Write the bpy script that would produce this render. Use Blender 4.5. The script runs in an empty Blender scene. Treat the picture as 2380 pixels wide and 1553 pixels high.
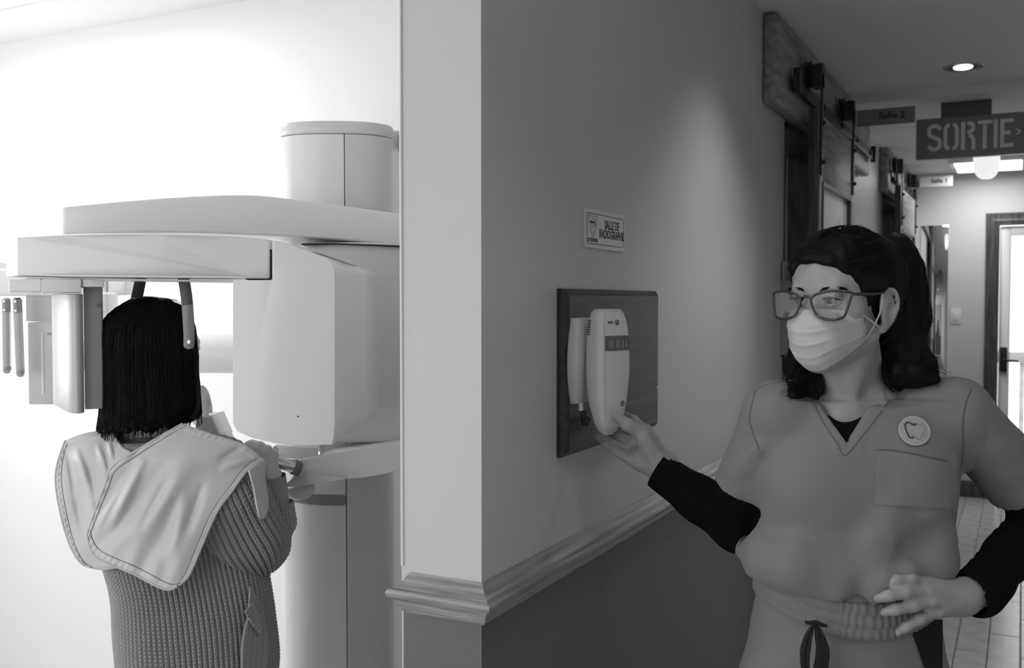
import bpy, bmesh, math, random
import numpy as np
from mathutils import Vector, Matrix

random.seed(7); RNG = np.random.default_rng(7)
SC = bpy.context.scene
COL = SC.collection

# ---------------------------------------------------------------- camera
FPX = 2314.0
YAW = math.radians(27.16); PITCH = math.radians(1.918)
CAM = np.array([0.83, -1.502, 1.5])
cam_data = bpy.data.cameras.new('camera'); cam = bpy.data.objects.new('camera', cam_data)
COL.objects.link(cam); SC.camera = cam
cam.location = CAM; cam.rotation_euler = (math.pi/2 - PITCH, 0, YAW)
cam_data.sensor_width = 36.0; cam_data.lens = 36.0*FPX/2380.0; cam_data.clip_start = 0.02
cam_data.dof.use_dof = True; cam_data.dof.focus_distance = 2.0; cam_data.dof.aperture_fstop = 6.3

# ---------------------------------------------------------------- world, exposure
world = bpy.data.worlds.new('overcast_sky'); SC.world = world; world.use_nodes = True
bg = world.node_tree.nodes['Background']
bg.inputs['Color'].default_value = (1, 1, 1, 1); bg.inputs['Strength'].default_value = 2.2
vs = SC.view_settings
vs.view_transform = 'Standard'; vs.look = 'None'; vs.gamma = 1.0; vs.use_curve_mapping = False
vs.exposure = 0.0
LIGHTS = dict(xray_panel=10.0, xray_window=12.0, down=20.0, down_near=25.0, down_first=12.0, far_panel=6.0, globe=8.0)

# ---------------------------------------------------------------- frames
cy_, sy_ = math.cos(YAW), math.sin(YAW)
R_ = np.array([cy_, sy_, 0.0]); D_ = np.array([-sy_, cy_, 0.0]); Z_ = np.array([0, 0, 1.0])
cp_, sp_ = math.cos(PITCH), math.sin(PITCH)
def uwz(u, w, z):                        # plan coordinates beside/before the standpoint -> world
    return np.array([CAM[0], CAM[1], 0.0]) + R_*u + D_*w + Z_*z
def loc(px, py, w):                      # sight line at forward distance w -> (u, w, z)
    a = (px-1190.0)/FPX; b = -(py-776.5)/FPX
    fw = cp_ + b*sp_; up = -sp_ + b*cp_
    s = w/fw
    return np.array([a*s, w, CAM[2] + up*s])
def at(px, py, w):
    return uwz(*loc(px, py, w))
def frame_matrix(u=0, w=0, z=0):         # matrix of a root whose local axes are (u, w, z)
    return Matrix.Translation(Vector(uwz(u, w, z))) @ Matrix.Rotation(YAW, 4, 'Z')

# ---------------------------------------------------------------- materials
MATS = {}
def grey(v): return (v, v, v, 1.0)
def mat(name, v, rough=0.5, spec=0.5, metal=0.0, bump=None, vary=None, trans=0.0, sheen=0.0, coat=0.0, emit=None, ior=1.45, alpha=1.0, coords='Object'):
    """v: grey albedo; bump=(scale, strength, detail); vary=(scale, amount, stretch xyz)"""
    if name in MATS: return MATS[name]
    m = bpy.data.materials.new(name); m.use_nodes = True
    nt = m.node_tree; b = nt.nodes['Principled BSDF']
    b.inputs['Base Color'].default_value = grey(v); b.inputs['Roughness'].default_value = rough
    b.inputs['Specular IOR Level'].default_value = spec; b.inputs['Metallic'].default_value = metal
    b.inputs['Transmission Weight'].default_value = trans; b.inputs['IOR'].default_value = ior
    b.inputs['Sheen Weight'].default_value = sheen; b.inputs['Coat Weight'].default_value = coat
    b.inputs['Alpha'].default_value = alpha
    if emit is not None:
        b.inputs['Emission Color'].default_value = (1, 1, 1, 1); b.inputs['Emission Strength'].default_value = emit
    tc = nt.nodes.new('ShaderNodeTexCoord')
    if vary:
        mp = nt.nodes.new('ShaderNodeMapping'); mp.inputs['Scale'].default_value = vary[2] if len(vary) > 2 else (1, 1, 1)
        nt.links.new(tc.outputs[coords], mp.inputs['Vector'])
        n = nt.nodes.new('ShaderNodeTexNoise'); n.inputs['Scale'].default_value = vary[0]; n.inputs['Detail'].default_value = 5
        nt.links.new(mp.outputs['Vector'], n.inputs['Vector'])
        r = nt.nodes.new('ShaderNodeMapRange'); r.inputs['From Min'].default_value = 0.3; r.inputs['From Max'].default_value = 0.7
        r.inputs['To Min'].default_value = v*(1-vary[1]); r.inputs['To Max'].default_value = v*(1+vary[1])
        nt.links.new(n.outputs['Fac'], r.inputs['Value'])
        nt.links.new(r.outputs['Result'], b.inputs['Base Color'])
    if bump:
        n = nt.nodes.new('ShaderNodeTexNoise'); n.inputs['Scale'].default_value = bump[0]
        n.inputs['Detail'].default_value = bump[2] if len(bump) > 2 else 3
        nt.links.new(tc.outputs[coords], n.inputs['Vector'])
        bp = nt.nodes.new('ShaderNodeBump'); bp.inputs['Strength'].default_value = bump[1]; bp.inputs['Distance'].default_value = 0.002
        nt.links.new(n.outputs['Fac'], bp.inputs['Height']); nt.links.new(bp.outputs['Normal'], b.inputs['Normal'])
    MATS[name] = m
    return m
def two_tone(name, hi, lo, z):           # wall painted in two tones, the change hidden behind the chair rail
    m = bpy.data.materials.new(name); m.use_nodes = True; nt = m.node_tree; b = nt.nodes['Principled BSDF']
    b.inputs['Roughness'].default_value = 0.42; b.inputs['Specular IOR Level'].default_value = 0.35
    g = nt.nodes.new('ShaderNodeNewGeometry'); s = nt.nodes.new('ShaderNodeSeparateXYZ'); nt.links.new(g.outputs['Position'], s.inputs[0])
    c = nt.nodes.new('ShaderNodeMath'); c.operation = 'GREATER_THAN'; c.inputs[1].default_value = z
    nt.links.new(s.outputs['Z'], c.inputs[0])
    r = nt.nodes.new('ShaderNodeMapRange'); r.inputs['To Min'].default_value = lo; r.inputs['To Max'].default_value = hi
    nt.links.new(c.outputs[0], r.inputs['Value']); nt.links.new(r.outputs[0], b.inputs['Base Color'])
    n = nt.nodes.new('ShaderNodeTexNoise'); n.inputs['Scale'].default_value = 260; nt.links.new(g.outputs['Position'], n.inputs['Vector'])
    bp = nt.nodes.new('ShaderNodeBump'); bp.inputs['Strength'].default_value = 0.25; bp.inputs['Distance'].default_value = 0.001
    nt.links.new(n.outputs['Fac'], bp.inputs['Height']); nt.links.new(bp.outputs['Normal'], b.inputs['Normal'])
    MATS[name] = m; return m
def wood(name, v, scale=(1, 1, 1), amount=0.45, rough=0.4):
    return mat(name, v, rough=rough, vary=(22.0, amount, scale), bump=(60, 0.15, 4))

M_WALL = two_tone('corridor_paint', 0.62, 0.15, 0.97)
M_WHITE_WALL = mat('white_wall_paint', 0.82, 0.6, bump=(220, 0.15))
M_CEIL = mat('ceiling_paint', 0.82, 0.8, bump=(180, 0.2))
M_XCEIL = mat('white_ceiling_paint', 0.85, 0.8, bump=(180, 0.2))
M_FARWALL = mat('pale_wall_paint', 0.66, 0.6, bump=(220, 0.2))
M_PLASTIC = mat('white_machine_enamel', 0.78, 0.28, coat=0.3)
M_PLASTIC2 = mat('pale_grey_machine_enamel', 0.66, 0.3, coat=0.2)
M_GREYPL = mat('grey_machine_plastic', 0.22, 0.4)
M_DARKPL = mat('dark_grey_plastic', 0.05, 0.3)
M_BLACK = mat('black_gap', 0.01, 0.7)
M_IRON = mat('black_iron', 0.025, 0.45, spec=0.5)
M_CHROME = mat('brushed_steel', 0.72, 0.22, metal=1.0)
M_RAIL = wood('oak_rail_wood', 0.30, (4, 0.12, 4), 0.45, 0.3)
M_DARKWOOD = wood('dark_stained_wood', 0.085, (3, 3, 0.25), 0.5, 0.4)
M_BARN = wood('barn_board_wood', 0.30, (2, 0.15, 2), 0.4, 0.45)
M_WALNUT = wood('dark_plaque_wood', 0.038, (3, 0.15, 3), 0.5, 0.4)
M_TILE = mat('stone_plank_tile', 0.56, 0.22, vary=(9.0, 0.22, (1, 1, 1)), bump=(40, 0.08))
M_GROUT = mat('grout', 0.20, 0.8)
M_OPAL = mat('opal_glass', 0.70, 0.25)
M_CLEAR = mat('clear_glass', 0.95, 0.02, trans=1.0, ior=1.45)
M_SNOW = mat('snow', 0.9, 0.9)

# ---------------------------------------------------------------- mesh helpers
def tag(o, label=None, cat=None, group=None, kind=None):
    if label: o['label'] = label
    if cat: o['category'] = cat
    if group: o['group'] = group
    if kind: o['kind'] = kind
    return o
def root(name, M, label=None, cat=None, group=None, kind=None):
    o = bpy.data.objects.new(name, None); COL.objects.link(o); o.matrix_world = M; o.empty_display_size = 0.05
    o['_m'] = [c for r in M for c in r]
    return tag(o, label, cat, group, kind)
WM = {}
def wmat(o):
    if o is None: return Matrix.Identity(4)
    if o.name in WM: return WM[o.name]
    if '_m' in o:
        f = list(o['_m']); m = Matrix([f[0:4], f[4:8], f[8:12], f[12:16]])
    else: m = Matrix.Identity(4)
    WM[o.name] = m; return m
def link(name, me, m, parent=None, smooth=False, M=None):
    """me holds world coordinates unless M (local matrix) given"""
    o = bpy.data.objects.new(name, me); COL.objects.link(o)
    if m is not None and not me.materials: me.materials.append(m)
    if parent is not None:
        pm = wmat(parent)
        if M is None:
            me.transform(pm.inverted()); o.parent = parent; WM[o.name] = pm
        else:
            o.parent = parent; o.matrix_local = pm.inverted() @ M; WM[o.name] = M
    elif M is not None:
        o.matrix_world = M; WM[o.name] = M
    if smooth:
        me.shade_smooth()
    return o
def finish(name, bm, m, parent=None, bevel=0.0, segs=2, smooth=False, angle=None):
    bmesh.ops.remove_doubles(bm, verts=bm.verts, dist=1e-6)
    if bevel > 0:
        es = [e for e in bm.edges if len(e.link_faces) == 2 and e.calc_face_angle(0) > 0.5]
        bmesh.ops.bevel(bm, geom=es, offset=bevel, segments=segs, profile=0.5, affect='EDGES', clamp_overlap=True)
    bmesh.ops.recalc_face_normals(bm, faces=bm.faces)
    me = bpy.data.meshes.new(name); bm.to_mesh(me); bm.free()
    o = link(name, me, m, parent)
    if smooth or bevel > 0:
        me.shade_smooth()
        me.set_sharp_from_angle(angle=angle or math.radians(40))
    return o
def add_poly_prism(bm, bottom, top):
    """two loops of equal length (world points)"""
    a = [bm.verts.new(p) for p in bottom]; b = [bm.verts.new(p) for p in top]
    n = len(a); bm.faces.new(a[::-1]); bm.faces.new(b)
    for i in range(n): bm.faces.new((a[i], a[(i+1) % n], b[(i+1) % n], b[i]))
def add_box(bm, x0, x1, y0, y1, z0, z1):
    add_poly_prism(bm, [(x0, y0, z0), (x1, y0, z0), (x1, y1, z0), (x0, y1, z0)], [(x0, y0, z1), (x1, y0, z1), (x1, y1, z1), (x0, y1, z1)])
def box(name, x0, x1, y0, y1, z0, z1, m, parent=None, bevel=0.0, segs=2):
    bm = bmesh.new(); add_box(bm, x0, x1, y0, y1, z0, z1); return finish(name, bm, m, parent, bevel, segs)
def loft(name, loops, m, parent=None, bevel=0.0, segs=2, closed=False, caps=True, smooth=False, angle=None):
    bm = bmesh.new(); rings = [[bm.verts.new(p) for p in L] for L in loops]; n = len(rings[0])
    K = len(rings)
    for k in range(K if closed else K-1):
        A, B = rings[k], rings[(k+1) % K]
        for i in range(n): bm.faces.new((A[i], A[(i+1) % n], B[(i+1) % n], B[i]))
    if caps and not closed:
        bm.faces.new(rings[0][::-1]); bm.faces.new(rings[-1])
    return finish(name, bm, m, parent, bevel, segs, smooth, angle)
def slab(name, pts, w0, w1, m, parent=None, bevel=0.004, segs=3, wf=None):
    """outline of (px,py) points standing at forward distance w0, going back to w1 with the same real size"""
    A = []; B = []
    for i, p in enumerate(pts):
        a = w0 if wf is None else wf(p[0])
        q = loc(p[0], p[1], a); A.append(uwz(*q)); B.append(uwz(q[0], q[1]+(w1-w0), q[2]))
    return loft(name, [A, B], m, parent, bevel, segs)
def catmull(P, n, closed=False):
    P = np.asarray(P, float); out = []
    N = len(P); segs_ = N if closed else N-1
    for i in range(segs_):
        if closed: p0, p1, p2, p3 = P[i-1], P[i], P[(i+1) % N], P[(i+2) % N]
        else: p0, p1, p2, p3 = P[max(i-1, 0)], P[i], P[i+1], P[min(i+2, N-1)]
        for k in range(n):
            t = k/n; out.append(0.5*((2*p1)+(-p0+p2)*t+(2*p0-5*p1+4*p2-p3)*t*t+(-p0+3*p1-3*p2+p3)*t**3))
    if not closed: out.append(P[-1])
    return np.array(out)
def tube_arrays(path, rad, sides=8, caps=True, flat=None):
    """tube along path; rad scalar or list; returns verts, faces"""
    P = np.asarray(path, float); n = len(P); r = np.broadcast_to(np.asarray(rad, float), (n,))
    T = np.gradient(P, axis=0); T /= np.linalg.norm(T, axis=1)[:, None]+1e-12
    up = np.array([0, 0, 1.0]) if abs(T[0][2]) < 0.9 else np.array([1.0, 0, 0])
    Nn = np.cross(T[0], up); Nn /= np.linalg.norm(Nn)
    V = []
    ang = np.linspace(0, 2*math.pi, sides, endpoint=False)
    for i in range(n):
        Nn = Nn-T[i]*np.dot(Nn, T[i]); Nn /= np.linalg.norm(Nn)+1e-12
        B = np.cross(T[i], Nn)
        V.append(P[i]+r[i]*(np.cos(ang)[:, None]*Nn+np.sin(ang)[:, None]*B))
    V = np.concatenate(V); F = []
    for i in range(n-1):
        for j in range(sides):
            k = (j+1) % sides; F.append((i*sides+j, i*sides+k, (i+1)*sides+k, (i+1)*sides+j))
    if caps: F.append(tuple(range(sides))[::-1]); F.append(tuple(range((n-1)*sides, n*sides)))
    return V, F
def from_arrays(name, V, F, m, parent=None, smooth=True, angle=None):
    me = bpy.data.meshes.new(name); me.from_pydata([tuple(v) for v in V], [], [tuple(f) for f in F]); me.update()
    o = link(name, me, m, parent)
    if smooth:
        me.shade_smooth()
        if angle: me.set_sharp_from_angle(angle=angle)
    return o
def tube(name, path, rad, m, parent=None, sides=10):
    V, F = tube_arrays(path, rad, sides); return from_arrays(name, V, F, m, parent, angle=math.radians(50))
def tubes(name, paths, m, parent=None, sides=4):
    VV = []; FF = []; k = 0
    for p, r in paths:
        V, F = tube_arrays(p, r, sides); VV.append(V); FF += [tuple(i+k for i in f) for f in F]; k += len(V)
    return from_arrays(name, np.concatenate(VV), FF, m, parent)
def lathe(name, prof, center, axis, m, parent=None, n=24):
    """prof: (radius, height along axis)"""
    axis = np.asarray(axis, float)/np.linalg.norm(axis); ref = np.array([0, 0, 1.0]) if abs(axis[2]) < 0.9 else np.array([1.0, 0, 0])
    a = np.cross(axis, ref); a /= np.linalg.norm(a); b = np.cross(axis, a); c = np.asarray(center, float)
    loops = [[c+axis*h+r*(math.cos(t)*a+math.sin(t)*b) for t in np.linspace(0, 2*math.pi, n, endpoint=False)] for r, h in prof]
    return loft(name, loops, m, parent, smooth=True, angle=math.radians(35))
def text(name, body, M, size, m, parent=None, sx=1.0, bold=0.0, ext=0.0006, align='LEFT'):
    c = bpy.data.curves.new(name, 'FONT'); c.body = body; c.size = size; c.extrude = ext; c.offset = bold; c.align_x = align; c.align_y = 'CENTER'
    c.materials.append(m)
    t_ = bpy.data.objects.new(name+'_source', c); COL.objects.link(t_)
    dg = bpy.context.evaluated_depsgraph_get(); me = bpy.data.meshes.new_from_object(t_.evaluated_get(dg))
    bpy.data.objects.remove(t_); bpy.data.curves.remove(c); me.name = name
    if not me.materials: me.materials.append(m)
    me.transform(M @ Matrix.Diagonal((sx, 1, 1, 1)))
    return link(name, me, m, parent)
def ribbon_strokes(name, polylines, width, M, m, parent=None, depth=0.002):
    """flat lettering strokes in the local XY plane of M, extruded along +Z"""
    bm = bmesh.new()
    for pl in polylines:
        P = np.array(pl, float); n = len(P); T = np.gradient(P, axis=0); T /= np.linalg.norm(T, axis=1)[:, None]
        Nn = np.stack([-T[:, 1], T[:, 0]], 1)
        for i in range(1, n-1):
            t1 = P[i]-P[i-1]; t2 = P[i+1]-P[i]; t1 /= np.linalg.norm(t1); t2 /= np.linalg.norm(t2)
            n1 = np.array([-t1[1], t1[0]]); n2 = np.array([-t2[1], t2[0]]); b = n1+n2; b /= np.linalg.norm(b)
            Nn[i] = b/max(0.5, np.dot(b, n1))
        L = P+Nn*width/2; Rr = P-Nn*width/2
        vs = [[bm.verts.new(M @ Vector((q[0], q[1], z))) for q in S] for S in (L, Rr) for z in (0, depth)]
        for i in range(n-1):
            bm.faces.new((vs[1][i], vs[1][i+1], vs[3][i+1], vs[3][i])); bm.faces.new((vs[0][i], vs[2][i], vs[2][i+1], vs[0][i+1]))
            bm.faces.new((vs[0][i], vs[0][i+1], vs[1][i+1], vs[1][i])); bm.faces.new((vs[2][i], vs[3][i], vs[3][i+1], vs[2][i+1]))
        for i in (0, n-1): bm.faces.new((vs[0][i], vs[1][i], vs[3][i], vs[2][i]))
    return finish(name, bm, m, parent)
def axes_matrix(origin, x, y):
    x = Vector(x).normalized(); y = Vector(y).normalized(); z = x.cross(y)
    M = Matrix((x, y, z)).transposed().to_4x4(); M.translation = Vector(origin); return M
def area_light(name, center, size, power, aim, parent=None, shape='RECTANGLE'):
    l = bpy.data.lights.new(name, 'AREA'); l.shape = shape; l.size = size[0]; l.size_y = size[1]; l.energy = power
    o = bpy.data.objects.new(name, l); COL.objects.link(o); o.location = center
    o.rotation_euler = Vector(aim).to_track_quat('-Z', 'Y').to_euler(); return o
def spot_light(name, center, power, aim=(0, 0, -1), angle=95, blend=0.9, radius=0.03):
    l = bpy.data.lights.new(name, 'SPOT'); l.energy = power; l.spot_size = math.radians(angle); l.spot_blend = blend; l.shadow_soft_size = radius
    o = bpy.data.objects.new(name, l); COL.objects.link(o); o.location = center
    o.rotation_euler = Vector(aim).to_track_quat('-Z', 'Y').to_euler(); return o

# ---------------------------------------------------------------- signed-distance modelling (bodies, garments)
class Field:
    """smooth blend of solids sampled on a grid in (u, w, z); meshed with surface nets into one continuous skin"""
    def __init__(s, lo, hi, h):
        s.lo = np.array(lo, float); s.h = h; s.n = np.ceil((np.array(hi)-s.lo)/h).astype(int)+1
        s.D = np.full(s.n, 1e3, np.float32)
    def _win(s, lo, hi):
        a = np.clip(np.floor((np.asarray(lo)-s.lo)/s.h).astype(int), 0, s.n); b = np.clip(np.ceil((np.asarray(hi)-s.lo)/s.h).astype(int)+1, 0, s.n)
        if np.any(b <= a): return None, None
        sl = tuple(slice(i, j) for i, j in zip(a, b))
        g = np.meshgrid(*[s.lo[k]+s.h*np.arange(a[k], b[k], dtype=np.float32) for k in range(3)], indexing='ij')
        return sl, np.stack(g, -1).astype(np.float32)
    def _put(s, fn, lo, hi, k, op):
        pad = max(k, 0)+2.5*s.h
        sl, P = s._win(np.asarray(lo)-pad, np.asarray(hi)+pad)
        if sl is None: return
        d = fn(P).astype(np.float32); D = s.D[sl]
        if op == 'add':
            if k > 0:
                hh = np.maximum(k-np.abs(D-d), 0)/k; r = np.minimum(D, d)-hh*hh*k*0.25
            else: r = np.minimum(D, d)
        elif op == 'sub':
            if k > 0:
                hh = np.maximum(k-np.abs(D+d), 0)/k; r = np.maximum(D, -d)+hh*hh*k*0.25
            else: r = np.maximum(D, -d)
        else:
            r = np.maximum(D, d)
        s.D[sl] = r
    def cone(s, a, b, ra, rb, k=0.02, op='add', squash=None):
        """round cone from a to b; squash=(axis vec, factor) flattens along an axis"""
        a = np.asarray(a, float); b = np.asarray(b, float); R = max(ra, rb)
        if squash is None:
            def fn(P):
                pa = P-a.astype(np.float32); ba = (b-a).astype(np.float32); h = np.clip((pa@ba)/max(float(ba@ba), 1e-9), 0, 1)
                return np.linalg.norm(pa-h[..., None]*ba, axis=-1)-(ra+(rb-ra)*h)
        else:
            ax = np.asarray(squash[0], float); ax = (ax/np.linalg.norm(ax)).astype(np.float32); f = squash[1]
            def fn(P):
                pa = P-a.astype(np.float32); ba = (b-a).astype(np.float32); h = np.clip((pa@ba)/max(float(ba@ba), 1e-9), 0, 1)
                q = pa-h[..., None]*ba; c = q@ax; q = q+(c*(1/f-1))[..., None]*ax
                return (np.linalg.norm(q, axis=-1)-(ra+(rb-ra)*h))*min(f, 1.0)
        s._put(fn, np.minimum(a, b)-R, np.maximum(a, b)+R, k, op); return s
    def ball(s, c, r, k=0.02, op='add', A=None):
        """ellipsoid with radii r, A = 3x3 rows are its axes"""
        c = np.asarray(c, np.float32); r = np.broadcast_to(np.asarray(r, np.float32), (3,)); R = r.max()
        Am = None if A is None else np.asarray(A, np.float32)
        def fn(P):
            q = P-c
            if Am is not None: q = q@Am.T
            k0 = np.linalg.norm(q/r, axis=-1); k1 = np.linalg.norm(q/(r*r), axis=-1)+1e-9
            return k0*(k0-1)/k1
        s._put(fn, c-R, c+R, k, op); return s
    def slabbox(s, c, half, A=None, rnd=0.0, k=0.0, op='add'):
        c = np.asarray(c, np.float32); hf = np.asarray(half, np.float32)-rnd; R = float(np.linalg.norm(half))
        Am = None if A is None else np.asarray(A, np.float32)
        def fn(P):
            q = P-c
            if Am is not None: q = q@Am.T
            q = np.abs(q)-hf
            return np.linalg.norm(np.maximum(q, 0), axis=-1)+np.minimum(q.max(-1), 0)-rnd
        s._put(fn, c-R, c+R, k, op); return s
    def chain(s, pts, rad, k=0.02, op='add', squash=None):
        for i in range(len(pts)-1): s.cone(pts[i], pts[i+1], rad[i], rad[i+1], k, op, squash)
        return s
    def rings(s, secs, k=0.0, op='add', power=2.0):
        """upright body of stacked ellipses: secs = list of (z, u, w, ru, rw, [tilt]) ascending z"""
        S = np.array(sorted([tuple(x[:5]) for x in secs]), float)
        z0, z1 = S[0, 0], S[-1, 0]
        def fn(P):
            z = np.clip(P[..., 2], z0, z1)
            cu, cw, ru, rw = [np.interp(z, S[:, 0], S[:, i]).astype(np.float32) for i in (1, 2, 3, 4)]
            a = np.abs(P[..., 0]-cu)/ru; b = np.abs(P[..., 1]-cw)/rw
            if power == 2.0:
                k0 = np.sqrt(a*a+b*b); k1 = np.sqrt((a/ru)**2+(b/rw)**2)+1e-6; d = k0*(k0-1)/k1
            else:
                k0 = (a**power+b**power)**(1/power); d = (k0-1)*np.minimum(ru, rw)
            return np.maximum(d, np.abs(P[..., 2]-(z0+z1)/2)-(z1-z0)/2)
        lo = [(S[:, 1]-S[:, 3]).min(), (S[:, 2]-S[:, 4]).min(), z0]; hi = [(S[:, 1]+S[:, 3]).max(), (S[:, 2]+S[:, 4]).max(), z1]
        s._put(fn, lo, hi, k, op); return s
    def displace(s, fn, band=0.03):
        m = np.abs(s.D) < band; idx = np.argwhere(m); P = s.lo+idx*s.h
        s.D[m] += fn(P).astype(np.float32); return s
    def mesh(s):
        D = s.D; n = np.array(D.shape)
        I = (D < 0)
        c = np.zeros(n-1, np.int8)
        for dx in (0, 1):
            for dy in (0, 1):
                for dz in (0, 1): c += I[dx:n[0]-1+dx, dy:n[1]-1+dy, dz:n[2]-1+dz]
        act = np.argwhere((c > 0) & (c < 8)); ids = -np.ones(n-1, np.int64); ids[tuple(act.T)] = np.arange(len(act))
        acc = np.zeros((len(act), 3)); cnt = np.zeros(len(act))
        cor = [(x, y, z) for x in (0, 1) for y in (0, 1) for z in (0, 1)]
        val = {q: D[tuple((act+np.array(q)).T)] for q in cor}
        for q in cor:
            for ax in range(3):
                if q[ax] == 0:
                    r = list(q); r[ax] = 1; a = val[q]; b = val[tuple(r)]; m = (a < 0) != (b < 0)
                    t = np.where(m, a/np.where(m, a-b, 1), 0); t = np.clip(t, 0, 1)
                    p = np.array(q, float)[None].repeat(len(act), 0); p[:, ax] += t
                    acc[m] += p[m]; cnt[m] += 1
        V = s.lo+s.h*(act+acc/cnt[:, None])
        F = []
        for ax in range(3):
            o1, o2 = (ax+1) % 3, (ax+2) % 3
            sl0 = [slice(None)]*3; sl1 = [slice(None)]*3; sl0[ax] = slice(0, n[ax]-1); sl1[ax] = slice(1, n[ax])
            a = I[tuple(sl0)]; b = I[tuple(sl1)]
            e = np.argwhere(a != b)
            ok = (e[:, o1] > 0) & (e[:, o2] > 0) & (e[:, o1] < n[o1]-1) & (e[:, o2] < n[o2]-1); e = e[ok]
            d1 = np.zeros(3, int); d1[o1] = 1; d2 = np.zeros(3, int); d2[o2] = 1
            q = np.stack([ids[tuple((e-d1-d2).T)], ids[tuple((e-d2).T)], ids[tuple(e.T)], ids[tuple((e-d1).T)]], 1)
            flip = ~a[tuple(e.T)]
            q[flip] = q[flip][:, ::-1]
            F.append(q)
        return V, np.concatenate(F)
def uwz_arr(V):
    V = np.asarray(V); return np.array([CAM[0], CAM[1], 0.0])+V[:, :1]*R_+V[:, 1:2]*D_+V[:, 2:3]*Z_
def big_mesh(name, V, F, m, parent=None, smooth=True, uv=None):
    """V in (u,w,z); fast numpy upload"""
    W = uwz_arr(V); me = bpy.data.meshes.new(name); F = np.asarray(F, np.int32)
    me.vertices.add(len(W)); me.vertices.foreach_set('co', W.astype(np.float32).ravel())
    me.loops.add(F.size); me.loops.foreach_set('vertex_index', F.ravel())
    me.polygons.add(len(F)); me.polygons.foreach_set('loop_start', np.arange(0, F.size, F.shape[1], dtype=np.int32))
    me.update(calc_edges=True); me.validate()
    if uv is not None:
        L = me.uv_layers.new(name='UVMap'); L.data.foreach_set('uv', np.asarray(uv, np.float32)[F.ravel()].ravel())
    o = link(name, me, m, parent)
    if smooth: me.shade_smooth()
    return o
def smooth_mesh(V, F, it=2, lam=0.5):
    V = np.array(V, float); F = np.asarray(F)
    for _ in range(it):
        S = np.zeros_like(V); C = np.zeros(len(V))
        for i in range(F.shape[1]):
            j = (i+1) % F.shape[1]
            np.add.at(S, F[:, i], V[F[:, j]]); np.add.at(C, F[:, i], 1); np.add.at(S, F[:, j], V[F[:, i]]); np.add.at(C, F[:, j], 1)
        V = V+lam*(S/np.maximum(C, 1)[:, None]-V)
    return V
def field_obj(name, fields, m, parent, it=2):
    VV = []; FF = []; k = 0
    for f in (fields if isinstance(fields, list) else [fields]):
        V, F = f.mesh(); V = smooth_mesh(V, F, it); VV.append(V); FF.append(F+k); k += len(V)
    return big_mesh(name, np.concatenate(VV), np.concatenate(FF), m, parent)
# ================================================================ the setting
CEIL = 2.515; CEIL2 = 2.475; FARY = 6.83; BACKY = 1.115; TH = 0.162; RIGHTX = 1.75
S = dict(kind='structure')
# corridor partition with its two doorways
bm = bmesh.new()
add_box(bm, -TH, 0, 0, 2.42, 0, CEIL); add_box(bm, -TH, 0, 2.42, 3.28, 2.19, CEIL); add_box(bm, -TH, 0, 3.28, 5.45, 0, CEIL)
add_box(bm, -TH, 0, 5.45, 6.30, 2.19, CEIL); add_box(bm, -TH, 0, 6.30, FARY, 0, CEIL)
tag(finish('wall_left', bm, M_WALL), **S)
bm = bmesh.new(); add_box(bm, -3.2, -TH, BACKY, BACKY+0.1, 0, CEIL)
tag(finish('wall_back', bm, M_WHITE_WALL), **S)
# side wall of the x-ray room, with its window opening
WY0, WY1, WZ0, WZ1 = -1.35, 0.75, 0.95, 2.2
bm = bmesh.new()
add_box(bm, -3.3, -3.2, -3.2, WY0, 0, CEIL); add_box(bm, -3.3, -3.2, WY1, BACKY+0.1, 0, CEIL)
add_box(bm, -3.3, -3.2, WY0, WY1, 0, WZ0); add_box(bm, -3.3, -3.2, WY0, WY1, WZ1, CEIL)
tag(finish('wall_side', bm, M_WHITE_WALL), **S)
bm = bmesh.new()
for a, b in ((WY0, WY0+0.05), (WY1-0.05, WY1), ((WY0+WY1)/2-0.025, (WY0+WY1)/2+0.025)): add_box(bm, -3.28, -3.22, a, b, WZ0, WZ1)
for a, b in ((WZ0, WZ0+0.05), (WZ1-0.05, WZ1)): add_box(bm, -3.279, -3.221, WY0, WY1, a, b)
win = tag(finish('window_1', bm, M_PLASTIC), **S)
area_light('window_daylight', (-3.19, (WY0+WY1)/2, (WZ0+WZ1)/2), (WY1-WY0-0.1, WZ1-WZ0-0.1), LIGHTS['xray_window'], (1, 0, 0))
bm = bmesh.new(); add_box(bm, 0.0, 3.3, FARY, FARY+0.12, 2.09, CEIL+0.05); add_box(bm, -TH, 0.66, FARY, FARY+0.12, 0, 2.09)
add_box(bm, 1.56, 3.3, FARY, FARY+0.12, 0, 2.09); add_box(bm, -TH, 0.0, FARY, FARY+0.12, 2.09, CEIL+0.05)
tag(finish('wall_far', bm, M_FARWALL), **S)
tag(box('wall_right', RIGHTX, RIGHTX+0.1, -3.2, FARY, 0, CEIL, M_FARWALL), **S)  # unseen corridor wall, carried back past the standpoint to block sky light
tag(box('wall_sky_blocker', -0.1, RIGHTX, -3.3, -3.2, 0, CEIL, M_WALL), **S)  # unseen wall added so sky light comes only from the left
bm = bmesh.new(); add_box(bm, -TH/2, RIGHTX, -3.2, 3.70, CEIL, CEIL+0.1); add_box(bm, -TH/2, RIGHTX, 3.70, FARY, CEIL2, CEIL+0.1)
tag(finish('ceiling', bm, M_CEIL), **S)
tag(box('ceiling_xray_room', -3.3, -TH/2, -3.2, BACKY+0.1, CEIL, CEIL+0.1, M_XCEIL), **S)
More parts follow.
